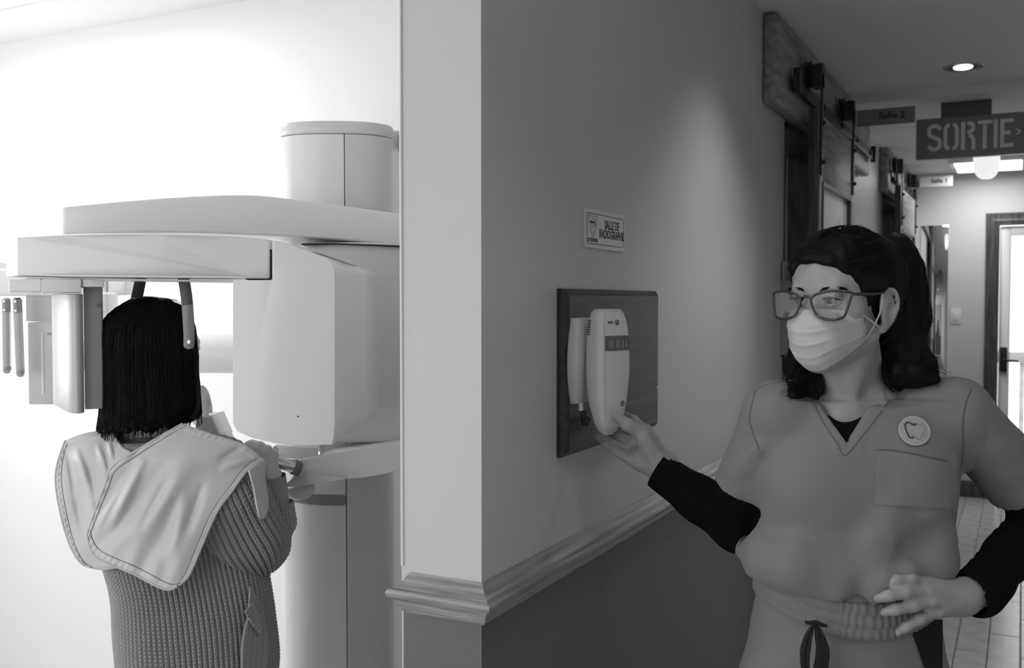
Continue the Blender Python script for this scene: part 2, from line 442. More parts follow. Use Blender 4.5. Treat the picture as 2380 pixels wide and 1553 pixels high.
# rooms behind the two barn doors
bm = bmesh.new()
add_box(bm, -1.7, -1.6, 2.0, FARY, 0, CEIL); add_box(bm, -1.6, -TH, 1.9, 2.0, 0, CEIL); add_box(bm, -1.6, -TH, 4.35, 4.45, 0, CEIL)
add_box(bm, -1.6, -TH, FARY, FARY+0.1, 0, CEIL); add_box(bm, -1.7, -TH, 1.9, FARY, CEIL, CEIL+0.1)
tag(finish('wall_treatment_room', bm, M_FARWALL), **S)
# floor: slab, then plank tiles one by one along the corridor
fl = tag(box('floor', -3.3, 3.3, -3.2, FARY+0.12, -0.12, -0.004, M_GROUT), **S)
TW, TL, GAP = 0.125, 0.575, 0.005
def tile_mesh(l, w=TW):
    bm = bmesh.new(); add_box(bm, 0, w-GAP, 0, l-GAP, -0.01, 0)
    bmesh.ops.bevel(bm, geom=[e for e in bm.edges if all(abs(v.co.z) < 1e-6 for v in e.verts)], offset=0.002, segments=1, affect='EDGES')
    bmesh.ops.recalc_face_normals(bm, faces=bm.faces)
    me = bpy.data.meshes.new('tile'); bm.to_mesh(me); bm.free(); me.materials.append(M_TILE); return me
tm = {}
row = 0; x = 0.712-6*TW+0.07
x = 0.595-4*TW
while x < RIGHTX-0.03:
    y = -0.02 + (0.0 if row % 2 == 0 else TL/2) + 3.19-6*TL-0.02
    while y < FARY:
        l = min(TL, FARY-y); y0 = y
        if y+l > 1.3 and l > 0.03:
            k = round(l, 3); w_ = round(min(TW, RIGHTX-x), 3)
            if (k, w_) not in tm: tm[(k, w_)] = tile_mesh(l, w_)
            o = bpy.data.objects.new('tile', tm[(k, w_)]); COL.objects.link(o); o.parent = fl; o.location = (x, y, 0)
        y += TL
    x += TW; row += 1
# x-ray room floor, front floor: one smooth sheet
box('floor_covering', -3.2, 0.09, -3.2, BACKY, -0.0035, 0.0, mat('grey_sheet_floor', 0.55, 0.4, vary=(6, 0.15)), fl)

# ---------------------------------------------------------------- chair rail round the partition end
PROF = [(0.0, 1.010), (0.004, 1.010), (0.007, 1.004), (0.010, 0.998), (0.016, 0.991), (0.023, 0.987), (0.0235, 0.985), (0.029, 0.983), (0.032, 0.979), (0.0325, 0.974), (0.030, 0.969), (0.024, 0.966),
        (0.0225, 0.964), (0.0185, 0.960), (0.0165, 0.954), (0.0165, 0.948), (0.0135, 0.946), (0.012, 0.942), (0.0075, 0.938), (0.0, 0.937)]
def rail_loop(f): return [f(p, z) for p, z in PROF]
ra = rail_loop(lambda p, z: (p, 0.0-p, z)); rb = rail_loop(lambda p, z: (p, 2.36, z))
tag(loft('trim_1', [ra, rb], M_RAIL, smooth=True, angle=math.radians(28)), **S)
ra = rail_loop(lambda p, z: (-TH-(p*1.15-0.019), -p, z)); rb = rail_loop(lambda p, z: (p, -p, z))
M_RAIL2 = wood('oak_rail_end_wood', 0.30, (0.3, 3, 8), 0.45, 0.35)
tag(loft('trim_2', [ra, rb], M_RAIL2, smooth=True, angle=math.radians(28)), **S)
# corner bead of the partition end
tag(tube('trim_3', [(-TH-0.001, -0.001, 1.02), (-TH-0.001, -0.001, CEIL)], 0.003, M_WHITE_WALL), **S)
# baseboard on the far wall
BPROF = [(0, 0), (0.016, 0), (0.016, 0.085), (0.013, 0.092), (0.016, 0.1), (0.009, 0.112), (0.006, 0.124), (0, 0.124)]
tag(loft('baseboard_far', [[(0.0, FARY-p, z) for p, z in BPROF], [(0.57, FARY-p, z) for p, z in BPROF]], M_DARKWOOD, smooth=True), **S)

# ---------------------------------------------------------------- exit door in the far wall, and the deck outside
CX0, CX1 = 0.573, 1.647; IX0, IX1 = 0.668, 1.552
door = tag(root('door_1', Matrix.Translation((1.11, FARY, 0))), kind='structure')
CP = [(0, 0.0), (0, 0.018), (0.012, 0.026), (0.03, 0.022), (0.045, 0.022), (0.06, 0.028), (0.078, 0.020), (0.095, 0.016), (0.095, 0.0)]
ltop = 2.157
loops = [[(CX0+a, FARY-b, 0.0) for a, b in CP], [(CX0+a, FARY-b, ltop-a) for a, b in CP], [(CX1-a, FARY-b, ltop-a) for a, b in CP], [(CX1-a, FARY-b, 0.0) for a, b in CP]]
loft('casing', loops, M_DARKWOOD, door, smooth=True, angle=math.radians(30))
M_DOORW = mat('white_door_paint', 0.7, 0.45)
bm = bmesh.new()
add_box(bm, IX0+0.002, IX0+0.075, FARY+0.01, FARY+0.055, 0.01, 2.055); add_box(bm, IX1-0.075, IX1-0.002, FARY+0.01, FARY+0.055, 0.01, 2.055)
add_box(bm, IX0+0.075, IX1-0.075, FARY+0.01, FARY+0.055, 1.985, 2.055); add_box(bm, IX0+0.075, IX1-0.075, FARY+0.01, FARY+0.055, 0.01, 0.22)
finish('door_leaf', bm, M_DOORW, door, bevel=0.003)
box('pane', IX0+0.07, IX1-0.07, FARY+0.03, FARY+0.036, 0.2, 2.0, mat('thin_door_glass', 0.97, 0.0, trans=1.0, ior=1.02), door)
hp = box('lock_plate', IX0+0.012, IX0+0.062, FARY-0.004, FARY+0.012, 0.965, 1.15, M_IRON, door, bevel=0.003)
tube('handle', [(IX0+0.037, FARY-0.002, 1.06), (IX0+0.037, FARY-0.045, 1.06), (IX0+0.05, FARY-0.05, 1.055), (IX0+0.14, FARY-0.05, 1.05)], 0.009, M_IRON, hp)
tag(box('deck', 0.0, 3.2, FARY+0.12, 9.6, -0.14, -0.02, M_SNOW), kind='structure')
rl = root('deck_railing', Matrix.Translation((1.4, 8.3, 0)), 'grey deck railing with square balusters seen through the glazed exit door', 'railing')
M_DECK = mat('painted_deck_wood', 0.45, 0.7, vary=(12, 0.2))
box('top_rail', 0.2, 2.9, 8.25, 8.34, 0.96, 1.05, M_DECK, rl, bevel=0.004); box('bottom_rail', 0.2, 2.9, 8.27, 8.32, 0.1, 0.16, M_DECK, rl, bevel=0.004)
for i in range(19): box('baluster', 0.25+i*0.14, 0.29+i*0.14, 8.275, 8.315, 0.16, 0.96, M_DECK, rl)
for xx in (0.2, 2.83): box('post', xx, xx+0.09, 8.25, 8.34, -0.02, 1.1, M_DECK, rl, bevel=0.004)

# ---------------------------------------------------------------- things on the far wall
mr = root('wall_mirror', Matrix.Translation((0.216, FARY, 0.35)), 'tall narrow frameless mirror on the far wall beside the light switch', 'mirror')
box('mirror_glass', 0.118, 0.315, FARY-0.008, FARY-0.001, 0.35, 2.079, mat('mirror_silver', 0.85, 0.03, metal=1.0), mr, bevel=0.0015)
box('backing', 0.122, 0.311, FARY-0.001, FARY, 0.36, 2.07, M_DARKWOOD, mr)
sw = root('light_switch', Matrix.Translation((0.374, FARY, 1.38)), 'white rocker light switch on the pale far wall', 'light switch')
box('switch_plate', 0.335, 0.412, FARY-0.006, FARY, 1.322, 1.44, M_PLASTIC, sw, bevel=0.002)
box('rocker', 0.357, 0.390, FARY-0.010, FARY-0.005, 1.348, 1.414, M_PLASTIC, sw, bevel=0.0015)

# ---------------------------------------------------------------- barn doors on overhead track
def barn(y0, y1, dy0, dy1, label_b, label_d, opening):
    b = root('barn_door_track', Matrix.Translation((0, (y0+y1)/2, 2.2)), label_b, 'door track')
    bm = bmesh.new(); add_box(bm, 0, 0.054, y0, y1, 2.196, 2.507)
    finish('header_board', bm, M_BARN, b, bevel=0.014, segs=3)
    TZ = 2.30
    box('track', 0.074, 0.080, y0+0.16, y1-0.02, TZ-0.025, TZ+0.025, M_IRON, b, bevel=0.001)
    n = 5
    for i in range(n):
        yy = y0+0.3+(y1-y0-0.5)*i/(n-1)
        lathe('spacer', [(0.011, 0), (0.011, 0.03), (0.014, 0.03), (0.012, 0.036), (0.001, 0.037)], (0.052, yy, TZ), (1, 0, 0), M_IRON, b, 10)
    for yy in (y0+0.2, y1-0.07):
        box('end_stop', 0.066, 0.092, yy, yy+0.045, TZ-0.03, TZ+0.055, M_IRON, b, bevel=0.002)
    d = root('barn_door', Matrix.Translation((0.11, (dy0+dy1)/2, 0.02)), label_d, 'sliding door')
    X0, X1 = 0.088, 0.126; zt = 2.235
    def fr(nm, a, bb, z0, z1, m=M_DARKWOOD): return box(nm, X0, X1, a, bb, z0, z1, m, d, bevel=0.003)
    fr('stile', dy0, dy0+0.1, 0.02, zt); fr('stile', dy1-0.1, dy1, 0.02, zt)
    fr('top_panel', dy0+0.1, dy1-0.1, zt-0.27, zt-0.012, M_BARN); fr('mid_rail', dy0+0.1, dy1-0.1, 0.86, 0.98); fr('bottom_rail', dy0+0.1, dy1-0.1, 0.02, 0.22)
    box('pane', X0+0.014, X1-0.014, dy0+0.095, dy1-0.095, 0.97, zt-0.265, M_OPAL, d); box('lower_panel', X0+0.008, X1-0.008, dy0+0.095, dy1-0.095, 0.21, 0.87, M_BARN, d)
    bm = bmesh.new()
    for a in (dy0+0.1, dy1-0.112): add_box(bm, X1-0.012, X1+0.004, a, a+0.012, 0.98, zt-0.27)
    add_box(bm, X1-0.012, X1+0.004, dy0+0.112, dy1-0.112, zt-0.285, zt-0.27)
    finish('glazing_bead', bm, M_DARKWOOD, d)
    for yy in (dy0+0.055, dy1-0.055):
        h = box('hanger_strap', X1, X1+0.006, yy-0.022, yy+0.022, zt-0.25, TZ+0.075, M_IRON, d, bevel=0.001)
        lathe('wheel', [(0.012, -0.012), (0.05, -0.012), (0.056, -0.010), (0.048, -0.002), (0.048, 0.002), (0.056, 0.010), (0.05, 0.012), (0.012, 0.012)], (0.078, yy, TZ+0.075), (1, 0, 0), M_IRON, h, 28)
        bm = bmesh.new()
        a = np.linspace(0, math.pi, 13)
        loop = [(yy+0.03*math.cos(t), TZ+0.085+0.03*math.sin(t)) for t in a]+[(yy-0.03, TZ+0.02), (yy+0.03, TZ+0.02)]
        add_poly_prism(bm, [(X1-0.03, q[0], q[1]) for q in loop], [(X1+0.006, q[0], q[1]) for q in loop]); finish('yoke', bm, M_IRON, h)
        for zz in (zt-0.05, zt-0.2):
            lathe('bolt', [(0.009, 0), (0.009, 0.008), (0.005, 0.012), (0.0005, 0.0125)], (X1+0.006, yy, zz), (1, 0, 0), M_IRON, h, 10)
            lathe('bolt', [(0.007, 0), (0.007, 0.006), (0.0005, 0.0065)], (X0, yy-0.03, zz), (-1, 0, 0), M_IRON, h, 10)
    tube('handle', [(X1, dy1-0.05, 0.9), (X1+0.04, dy1-0.05, 0.92), (X1+0.04, dy1-0.05, 1.16), (X1, dy1-0.05, 1.18)], 0.009, M_IRON, d)
barn(2.046, 4.405, 2.43, 3.34, 'broad wooden header board with black track above the nearer barn door', 'nearer dark-framed sliding barn door with opal glass pane below the Salle 2 sign', None)
barn(5.25, 6.80, 5.32, 6.33, 'pale wooden header board with black track above the farther barn door', 'farther dark-framed sliding barn door with opal glass pane below the Salle 1 sign', None)
for k, yy in enumerate((3.0, 5.7)): area_light('doorway_fill_light', (-0.9, yy, CEIL-0.05), (0.6, 0.6), 2.5, (0, 0, -1))  # unseen lamps without fixtures, added to lift the black doorways
# dark jamb linings of the doorways
for (a, b_) in ((2.42, 3.28), (5.45, 6.30)):
    bm = bmesh.new()
    add_box(bm, -TH, 0.006, a, a+0.02, 0, 2.19); add_box(bm, -TH, 0.006, b_-0.02, b_, 0, 2.19); add_box(bm, -TH, 0.006, a, b_, 2.17, 2.19)
    tag(finish('trim_4', bm, M_DARKWOOD), **S)

# ---------------------------------------------------------------- signs
M_PRINT = mat('black_print', 0.015, 0.5)
def blade_sign(name, label, txt, x0, x1, y, z0, z1, m, tilt=0.0):
    s_ = root(name, Matrix.Translation((x0, y, z0)), label, 'sign')
    box('sign_plate', x0, x1, y, y+0.004, z0, z1, m, s_, bevel=0.0008, segs=1)
    box('bracket', x0-0.035, x0+0.012, y+0.004, y+0.010, z0, z1, M_CHROME, s_)
    c = Matrix.Translation((x0+(x1-x0)*0.60, y-0.0006, (z0+z1)/2+0.003)) @ Matrix.Rotation(math.pi/2, 4, 'X')
    text('lettering', txt, c, (z1-z0)*0.56, M_PRINT, s_, sx=1.05, bold=0.0009, align='CENTER')
    return s_
blade_sign('room_sign', 'dark grey projecting room sign reading Salle 2 beside the exit sign', 'Salle 2', 0.088, 0.352, 3.70, 2.362, 2.442, mat('smoked_sign_plate', 0.26, 0.3))
blade_sign('room_sign', 'small white projecting room sign reading Salle 1 near the far wall', 'Salle 1', 0.135, 0.36, 6.46, 2.338, 2.413, mat('white_sign_plate', 0.75, 0.35))
ex = root('exit_sign', Matrix.Translation((0.586, 3.87, CEIL2)), 'grey hanging exit sign with stencilled letters reading SORTIE under the ceiling', 'exit sign')
box('sign_box', 0.342, 0.83, 3.87, 3.915, 2.204, 2.403, mat('exit_sign_face', 0.26, 0.35), ex, bevel=0.003)
box('mount', 0.455, 0.68, 3.865, 3.92, 2.403, CEIL2, mat('exit_mount_paint', 0.11, 0.5), ex, bevel=0.002)
M_LET = mat('exit_letter_film', 0.85, 0.4)
def arc(cx, cy, rx, ry, a0, a1, n=7): return [(cx+rx*math.cos(math.radians(t)), cy+ry*math.sin(math.radians(t))) for t in np.linspace(a0, a1, n)]
LT = {  # unit letter cell: width 0.62, height 1
 'S': [arc(0.31, 0.77, 0.22, 0.15, 0, 180)+arc(0.31, 0.66, 0.22, 0.14, 180, 260)+[(0.31, 0.5)]+arc(0.31, 0.34, 0.22, 0.14, 80, 0)+arc(0.31, 0.23, 0.22, 0.15, 0, -180)],
 'O': [arc(0.26, 0.75, 0.17, 0.17, 90, 180)+arc(0.26, 0.25, 0.17, 0.17, 180, 270), arc(0.38, 0.25, 0.17, 0.17, -90, 0)+arc(0.38, 0.75, 0.17, 0.17, 0, 90)],
 'R': [[(0.10, 0.0), (0.10, 1.0)], [(0.26, 0.93), (0.36, 0.93)]+arc(0.36, 0.78, 0.15, 0.15, 80, -80)+[(0.30, 0.56)], [(0.34, 0.50), (0.44, 0.47), (0.51, 0.38), (0.52, 0.0)]],
 'T': [[(0.02, 0.93), (0.60, 0.93)], [(0.31, 0.84), (0.31, 0.0)]],
 'I': [[(0.15, 0.0), (0.15, 1.0)]],
 'E': [[(0.10, 0.0), (0.10, 1.0)], [(0.18, 0.93), (0.54, 0.93)], [(0.18, 0.51), (0.42, 0.51)], [(0.18, 0.07), (0.54, 0.07)]],
}
H_ = 0.138; lx = 0.392; Mx = axes_matrix((0, 3.8697, 2.238), (1, 0, 0), (0, 0, 1))
for ch, adv in (('S', 0.075), ('O', 0.078), ('R', 0.073), ('T', 0.065), ('I', 0.034), ('E', 0.07)):
    ribbon_strokes('letter_'+ch.lower(), [[(lx+x*0.112, y*H_) for x, y in pl] for pl in LT[ch]], 0.0175, Mx, M_LET, ex, 0.0012); lx += adv
ribbon_strokes('arrow', [[(0.789, 0.085), (0.806, 0.071), (0.789, 0.057)]], 0.006, Mx, M_LET, ex, 0.0012)

def wall_point(px, py, off=0.0):          # point on the corridor wall (x = off) along a sight line
    a = (px-1190.0)/FPX; b = -(py-776.5)/FPX
    dirv = D_*(cp_+b*sp_)+Z_*(-sp_+b*cp_)+R_*a
    t = (off-CAM[0])/dirv[0]; return CAM+dirv*t
# warning sign
p0 = wall_point(1355, 482); p1 = wall_point(1447.5, 585); p2 = wall_point(1355, 575)
sy0, sy1, sz0, sz1 = p0[1], p1[1], p2[2], p0[2]
ws = root('warning_sign', Matrix.Translation((0, (sy0+sy1)/2, (sz0+sz1)/2)), 'pale engraved plate reading SALLE DE RADIOGRAPHIE above the wooden plaque', 'sign')
pl = box('sign_plate', 0.0, 0.004, sy0, sy1, sz0, sz1, mat('engraved_plate', 0.78, 0.3), ws, bevel=0.0006, segs=1)
sw_, sh_ = sy1-sy0, sz1-sz0
Mw = axes_matrix((0.0041, sy0, sz0), (0, 1, 0), (0, 0, 1))
def rrect(x0, y0, x1, y1, r): return arc(x1-r, y0+r, r, r, -90, 0, 5)+arc(x1-r, y1-r, r, r, 0, 90, 5)+arc(x0+r, y1-r, r, r, 90, 180, 5)+arc(x0+r, y0+r, r, r, 180, 270, 5)+[(x1-r, y0)]
ribbon_strokes('border_line', [rrect(0.05*sw_, 0.115*sh_, 0.965*sw_, 0.885*sh_, 0.008)], 0.0013, Mw, M_PRINT, ws, 0.0004)
tx, ty = 0.19*sw_, 0.55*sh_
tri = [(tx-0.0235, 0.79*sh_), (tx-0.018, 0.82*sh_), (tx+0.018, 0.82*sh_), (tx+0.0235, 0.79*sh_), (tx+0.022, 0.70*sh_), (tx+0.004, 0.30*sh_), (tx, 0.285*sh_), (tx-0.004, 0.30*sh_), (tx-0.022, 0.70*sh_), (tx-0.0235, 0.79*sh_)]
ribbon_strokes('warning_triangle', [tri], 0.0008, Mw, M_PRINT, ws, 0.0004)
ribbon_strokes('warning_symbol', [arc(tx+0.001, 0.66*sh_, 0.0095, 0.0095, 0, 360, 18), arc(tx+0.009, 0.655*sh_, 0.004, 0.0045, 0, 360, 10)], 0.0008, Mw, M_PRINT, ws, 0.0004)
ribbon_strokes('warning_beam', [[(tx-0.016, 0.667*sh_), (tx+0.003, 0.660*sh_)]], 0.0042, Mw, M_PRINT, ws, 0.0004)
Mt = lambda x, y: axes_matrix((0.0042, sy0+x*sw_, sz0+y*sh_), (0, 1, 0), (0, 0, 1))
text('lettering', 'SALLE DE', Mt(0.665, 0.645), 0.0265, M_PRINT, ws, sx=0.80, bold=0.0006, align='CENTER', ext=0.0002)
text('lettering', 'RADIOGRAPHIE', Mt(0.665, 0.395), 0.0265, M_PRINT, ws, sx=0.80, bold=0.0006, align='CENTER', ext=0.0002)
text('lettering', 'ATTENTION', Mt(0.185, 0.205), 0.0112, M_PRINT, ws, sx=0.88, bold=0.0003, align='CENTER', ext=0.0002)
# wooden plaque
p0 = wall_point(1294, 671, 0.0); p1 = wall_point(1513, 990, 0.0); p2 = wall_point(1294, 1064, 0.0)
by0, by1, bz0, bz1 = p0[1], p1[1], p2[2], p0[2]
pq = root('wall_plaque', Matrix.Translation((0, (by0+by1)/2, (bz0+bz1)/2)), 'dark stained wooden mounting plaque on the corridor wall behind the handset', 'plaque')
bm = bmesh.new(); add_poly_prism(bm, [(0, by0, bz0), (0, by1, bz0), (0, by1, bz1), (0, by0, bz1)], [(0.022, by0, bz0), (0.022, by1, bz0), (0.022, by1, bz1), (0.022, by0, bz1)])
es = [e for e in bm.edges if all(v.co.x > 0.02 for v in e.verts)]
bmesh.ops.bevel(bm, geom=es, offset=0.013, segments=4, profile=0.3, affect='EDGES')
finish('board', bm, M_WALNUT, pq)
for yy, zz in ((by1-0.022, bz1-0.075), (by1-0.022, bz0+0.10), (by0+0.03, bz1-0.09)):
    lathe('screw', [(0.004, 0), (0.004, 0.0012), (0.002, 0.002), (0.0003, 0.002)], (0.0215, yy, zz), (1, 0, 0), M_CHROME, pq, 12)
PLAQUE = (by0, by1, bz0, bz1)
# file pocket with card on the wall by the nearer door
p0 = wall_point(1814, 608); p1 = wall_point(1848, 656); p2 = wall_point(1814, 826)
fp = root('wall_file_pocket', Matrix.Translation((0, p0[1]+0.1, p2[2])), 'grey wall file pocket with an index card beside the nearer barn door', 'file holder')
fy0 = p0[1]; fz0, fz1, fzc = p2[2], p0[2], p1[2]
M_POCKET = mat('grey_acrylic', 0.3, 0.3)
bm = bmesh.new(); add_box(bm, 0, 0.003, fy0, fy0+0.26, fz0, fz1-0.06); add_box(bm, 0.025, 0.028, fy0, fy0+0.26, fz0, fzc); add_box(bm, 0.003, 0.025, fy0, fy0+0.26, fz0, fz0+0.003)
add_box(bm, 0.003, 0.025, fy0, fy0+0.003, fz0, fzc); add_box(bm, 0.003, 0.025, fy0+0.257, fy0+0.26, fz0, fzc)
finish('pocket', bm, M_POCKET, fp)
cd = box('card', 0.006, 0.010, fy0+0.006, fy0+0.24, fzc-0.05, fz1, mat('pale_card', 0.5, 0.6), fp)
for k in range(2): box('printed_block', 0.010, 0.0106, fy0+0.06, fy0+0.16, fz1-0.035-0.035*k, fz1-0.012-0.035*k, M_GREYPL, cd)

# ---------------------------------------------------------------- ceiling lamps
M_LAMP = mat('lit_diffuser', 0.9, 0.5, emit=3.0)
def downlight(x, y, power, label, angle=110):
    r_ = root('recessed_downlight', Matrix.Translation((x, y, CEIL)), label, 'ceiling light', 'recessed downlights of the corridor')
    lathe('trim_ring', [(0.056, 0.004), (0.056, -0.004), (0.080, -0.005), (0.083, -0.002), (0.083, 0.0)], (x, y, CEIL), (0, 0, 1), M_CHROME, r_, 36)
    lathe('bulb', [(0.0005, -0.012), (0.02, -0.0115), (0.036, -0.007), (0.040, -0.002), (0.040, 0.001)], (x, y, CEIL), (0, 0, 1), M_LAMP, r_, 28)
    lathe('baffle', [(0.041, -0.001), (0.054, -0.003), (0.056, -0.001), (0.056, 0.0)], (x, y, CEIL), (0, 0, 1), M_IRON, r_, 28)
    spot_light('downlight_beam', (x, y, CEIL-0.03), power, angle=angle, blend=1.0, radius=0.08)
downlight(0.583, 3.268, LIGHTS['down'], 'recessed round downlight in the corridor ceiling before the exit sign')
downlight(0.44, 1.38, LIGHTS['down_near'], 'recessed round downlight in the corridor ceiling above the person in scrubs')
downlight(0.68, -0.30, LIGHTS['down_first'], 'recessed round downlight in the corridor ceiling nearest the room corner')
fpn = root('ceiling_panel_light', Matrix.Translation((0.6, 6.3, CEIL2)), 'bright flat ceiling panel light behind the hanging exit sign', 'ceiling light')
box('panel_frame', 0.36, 0.84, 6.0, 6.6, CEIL2-0.03, CEIL2, M_PLASTIC, fpn, bevel=0.003); box('diffuser', 0.39, 0.81, 6.03, 6.57, CEIL2-0.034, CEIL2-0.03, M_LAMP, fpn)
area_light('panel_glow', (0.60, 6.3, CEIL2-0.045), (0.4, 0.5), LIGHTS['far_panel'], (0, 0, -1))
gl = root('ceiling_globe_lamp', Matrix.Translation((0.61, 5.7, CEIL2)), 'frosted bowl-shaped glass lamp hanging below the exit sign', 'ceiling light')
gc = (0.605, 5.70, CEIL2)
lathe('bowl', [(0.0005, -0.185), (0.03, -0.182), (0.055, -0.165), (0.072, -0.135), (0.078, -0.10), (0.080, -0.03), (0.080, -0.012)], gc, (0, 0, 1), mat('frosted_lit_glass', 0.9, 0.4, emit=0.75), gl, 32)
lathe('lamp_base', [(0.0005, -0.014), (0.088, -0.014), (0.092, -0.008), (0.092, 0.0), (0.0005, 0.0)], gc, (0, 0, 1), M_PLASTIC, gl, 32)
# lamp panel of the x-ray room
xl = root('ceiling_panel_light', Matrix.Translation((-2.1, 0.45, CEIL)), 'bright ceiling panel light of the white x-ray room', 'ceiling light')
box('panel_frame', -2.55, -1.65, 0.15, 0.75, CEIL-0.03, CEIL, M_PLASTIC, xl, bevel=0.003); box('diffuser', -2.52, -1.68, 0.18, 0.72, CEIL-0.034, CEIL-0.03, M_LAMP, xl)
area_light('xray_panel_glow', (-2.1, 0.45, CEIL-0.05), (0.82, 0.52), LIGHTS['xray_panel'], (0, 0, -1))
# ================================================================ panoramic x-ray machine
XR = root('xray_machine', frame_matrix(-0.45, 2.65, 0), 'white panoramic dental x-ray machine standing in the bright room', 'x-ray machine')
def uz(px, py, w):
    q = loc(px, py, w); return q[0], q[2]
def plan_prism(name, plan, z0, z1, m, parent=XR, bevel=0.0, segs=3, smooth=False, angle=None):
    """plan: list of (u, w)"""
    return loft(name, [[uwz(u, w, z0) for u, w in plan], [uwz(u, w, z1) for u, w in plan]], m, parent, bevel, segs, smooth=smooth, angle=angle)
def U(px, w): return (px-1190.0)/FPX*w
# --- column: curved front, split by a vertical seam
WC = 2.60; uL, uR = U(657, 2.62), U(914, 2.62); um = (uL+uR)/2; hw = (uR-uL)/2
us = U(803, 2.53)
def front_w(u):
    t = (u-um)/hw; return 2.62-0.095*math.sqrt(max(0.0, 1-min(1, abs(t))**2.6))
def col_plan(a, b, n, back=2.80, rl=False, rr=False):
    P = []
    if rl: P += [(uL+0.0, 2.66)]
    t = np.linspace(0, 1, n); uu = a+(b-a)*(0.5-0.5*np.cos(math.pi*t))
    P += [(u, front_w(u)) for u in uu]
    if rr: P += [(uR, 2.66)]
    return P+[(b, back), (a, back)]
ZT = 1.5+(699-318)/FPX*2.55; ZC = 1.5+(699-284)/FPX*2.53
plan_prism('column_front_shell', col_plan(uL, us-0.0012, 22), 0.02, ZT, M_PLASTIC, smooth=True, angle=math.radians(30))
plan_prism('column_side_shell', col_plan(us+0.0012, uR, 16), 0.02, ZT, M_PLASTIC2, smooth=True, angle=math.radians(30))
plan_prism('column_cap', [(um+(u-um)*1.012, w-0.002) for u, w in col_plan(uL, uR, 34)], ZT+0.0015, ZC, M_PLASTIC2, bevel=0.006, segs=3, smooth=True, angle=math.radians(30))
plan_prism('column_core', [(um+(u-um)*0.97, w+0.012) for u, w in col_plan(uL, uR, 24, back=2.79)], 0.01, ZC-0.02, M_GREYPL)
plan_prism('base_plate', [(uL-0.12, 2.36), (uR+0.08, 2.36), (uR+0.08, 2.86), (uL-0.12, 2.86)], 0.0, 0.02, M_PLASTIC2, bevel=0.004)
bk0 = uz(905, 303, 2.72); bk1 = uz(960, 341, 2.72)
plan_prism('wall_bracket', [(bk0[0], 2.72), (bk0[0]+0.42, 2.72), (bk0[0]+0.42, 2.80), (bk0[0], 2.80)], bk1[1], bk0[1], M_PLASTIC2, bevel=0.004)
# name strip on the column with raised lettering
zs0, zs1 = 1.5-(1176-699)/FPX*2.535, 1.5-(1151-699)/FPX*2.535
def arc_strip(name, pa, pb, z0, z1, off, m, n=24):
    ua, ub = U(pa, 2.54), U(pb, 2.54); uu = np.linspace(ua, ub, n); V = []; F = []
    zf = lambda t, top: ((z1 if top else z0) - (0.004*(1-min(1, (1-t)/0.06))**2 if top else -0.004*(1-min(1, (1-t)/0.06))**2) + (0.004 if top else 0.006)*(1-t)**2)
    for i, u in enumerate(uu):
        t = i/(n-1)
        for o_, top in ((off, 0), (off, 1), (-0.001, 1), (-0.001, 0)): V.append(uwz(u, front_w(u)-o_, zf(t, top)))
    for i in range(n-1):
        for j in range(4): F.append((4*i+j, 4*i+(j+1) % 4, 4*i+4+(j+1) % 4, 4*i+4+j))
    F += [(0, 1, 2, 3), (4*n-4, 4*n-1, 4*n-2, 4*n-3)]
    return from_arrays(name, V, F, m, XR, smooth=False)
arc_strip('name_strip', 668, 804, zs0, zs1, 0.0025, mat('grey_name_strip', 0.27, 0.35))
def arc_text(txt, pa, pitch, zc, size):
    for i, ch in enumerate(txt):
        u = U(pa+i*pitch, 2.54); w = front_w(u)-0.0024; du = 0.004; sl = (front_w(u+du)-front_w(u-du))/(2*du)
        x = R_*1.0+D_*sl; M = axes_matrix(uwz(u, w, zc), x, (0, 0, 1))
        text('name_letter', ch, M, size, mat('raised_letter', 0.33, 0.3), XR, sx=1.0, ext=0.0006, align='CENTER')
arc_text('ORTHOPHOS', 690, 8.6, (zs0+zs1)/2+0.002, 0.0165)
# --- carriage sliding on the column
cz0, cz1 = 1.5-(1031-699)/FPX*2.40, 1.5+(699-563)/FPX*2.40
cl, cr = U(690, 2.42), U(955, 2.42)+0.06
pl = []
for t in np.linspace(0, 1, 14):
    a = math.pi*(1-t); pl.append(((cl+cr)/2+(cr-cl)/2*math.copysign(abs(math.cos(a))**0.75, math.cos(a)), 2.47-0.075*math.sin(a)**0.8))
plan_prism('carriage', pl+[(cr, 2.58), (cl, 2.58)], cz0, cz1, M_PLASTIC2, bevel=0.01, segs=3, smooth=True, angle=math.radians(30))
# --- upper support arm coming towards the patient
def arm_w(px): return 2.30+0.12*((px-145)/790.0)
top = catmull([(146, 480), (300, 466), (450, 456), (580, 453), (690, 464), (810, 480), (935, 497), (985, 503)], 4)
bot = catmull([(985, 577), (935, 571), (850, 563), (760, 556), (640, 549), (400, 541), (146, 545)], 4)
up_pts = [tuple(p) for p in top]+[tuple(p) for p in bot]
A = []; B = []; C0 = []
for p in up_pts:
    w = arm_w(p[0]); q = loc(p[0], p[1], w); t = (p[0]-146)/840.0
    back = 0.16+0.10*max(0, 1-abs(p[0]-560)/420.0); A.append(uwz(*q)); B.append(uwz(q[0]-0.02-0.09*max(0, 1-(p[0]-146)/60.0), w+back, q[2]))
loft('support_arm', [A, B], M_PLASTIC, XR, bevel=0.010, segs=4)
bm_pts = [(690, 556), (760, 560), (935, 572), (985, 577), (985, 574), (935, 569), (760, 556), (690, 552)]
slab('arm_shadow_joint', [(700, 566), (780, 565), (940, 571), (985, 574), (985, 577), (940, 574.5), (780, 568), (700, 569)], 2.385, 2.45, M_BLACK, XR, bevel=0)
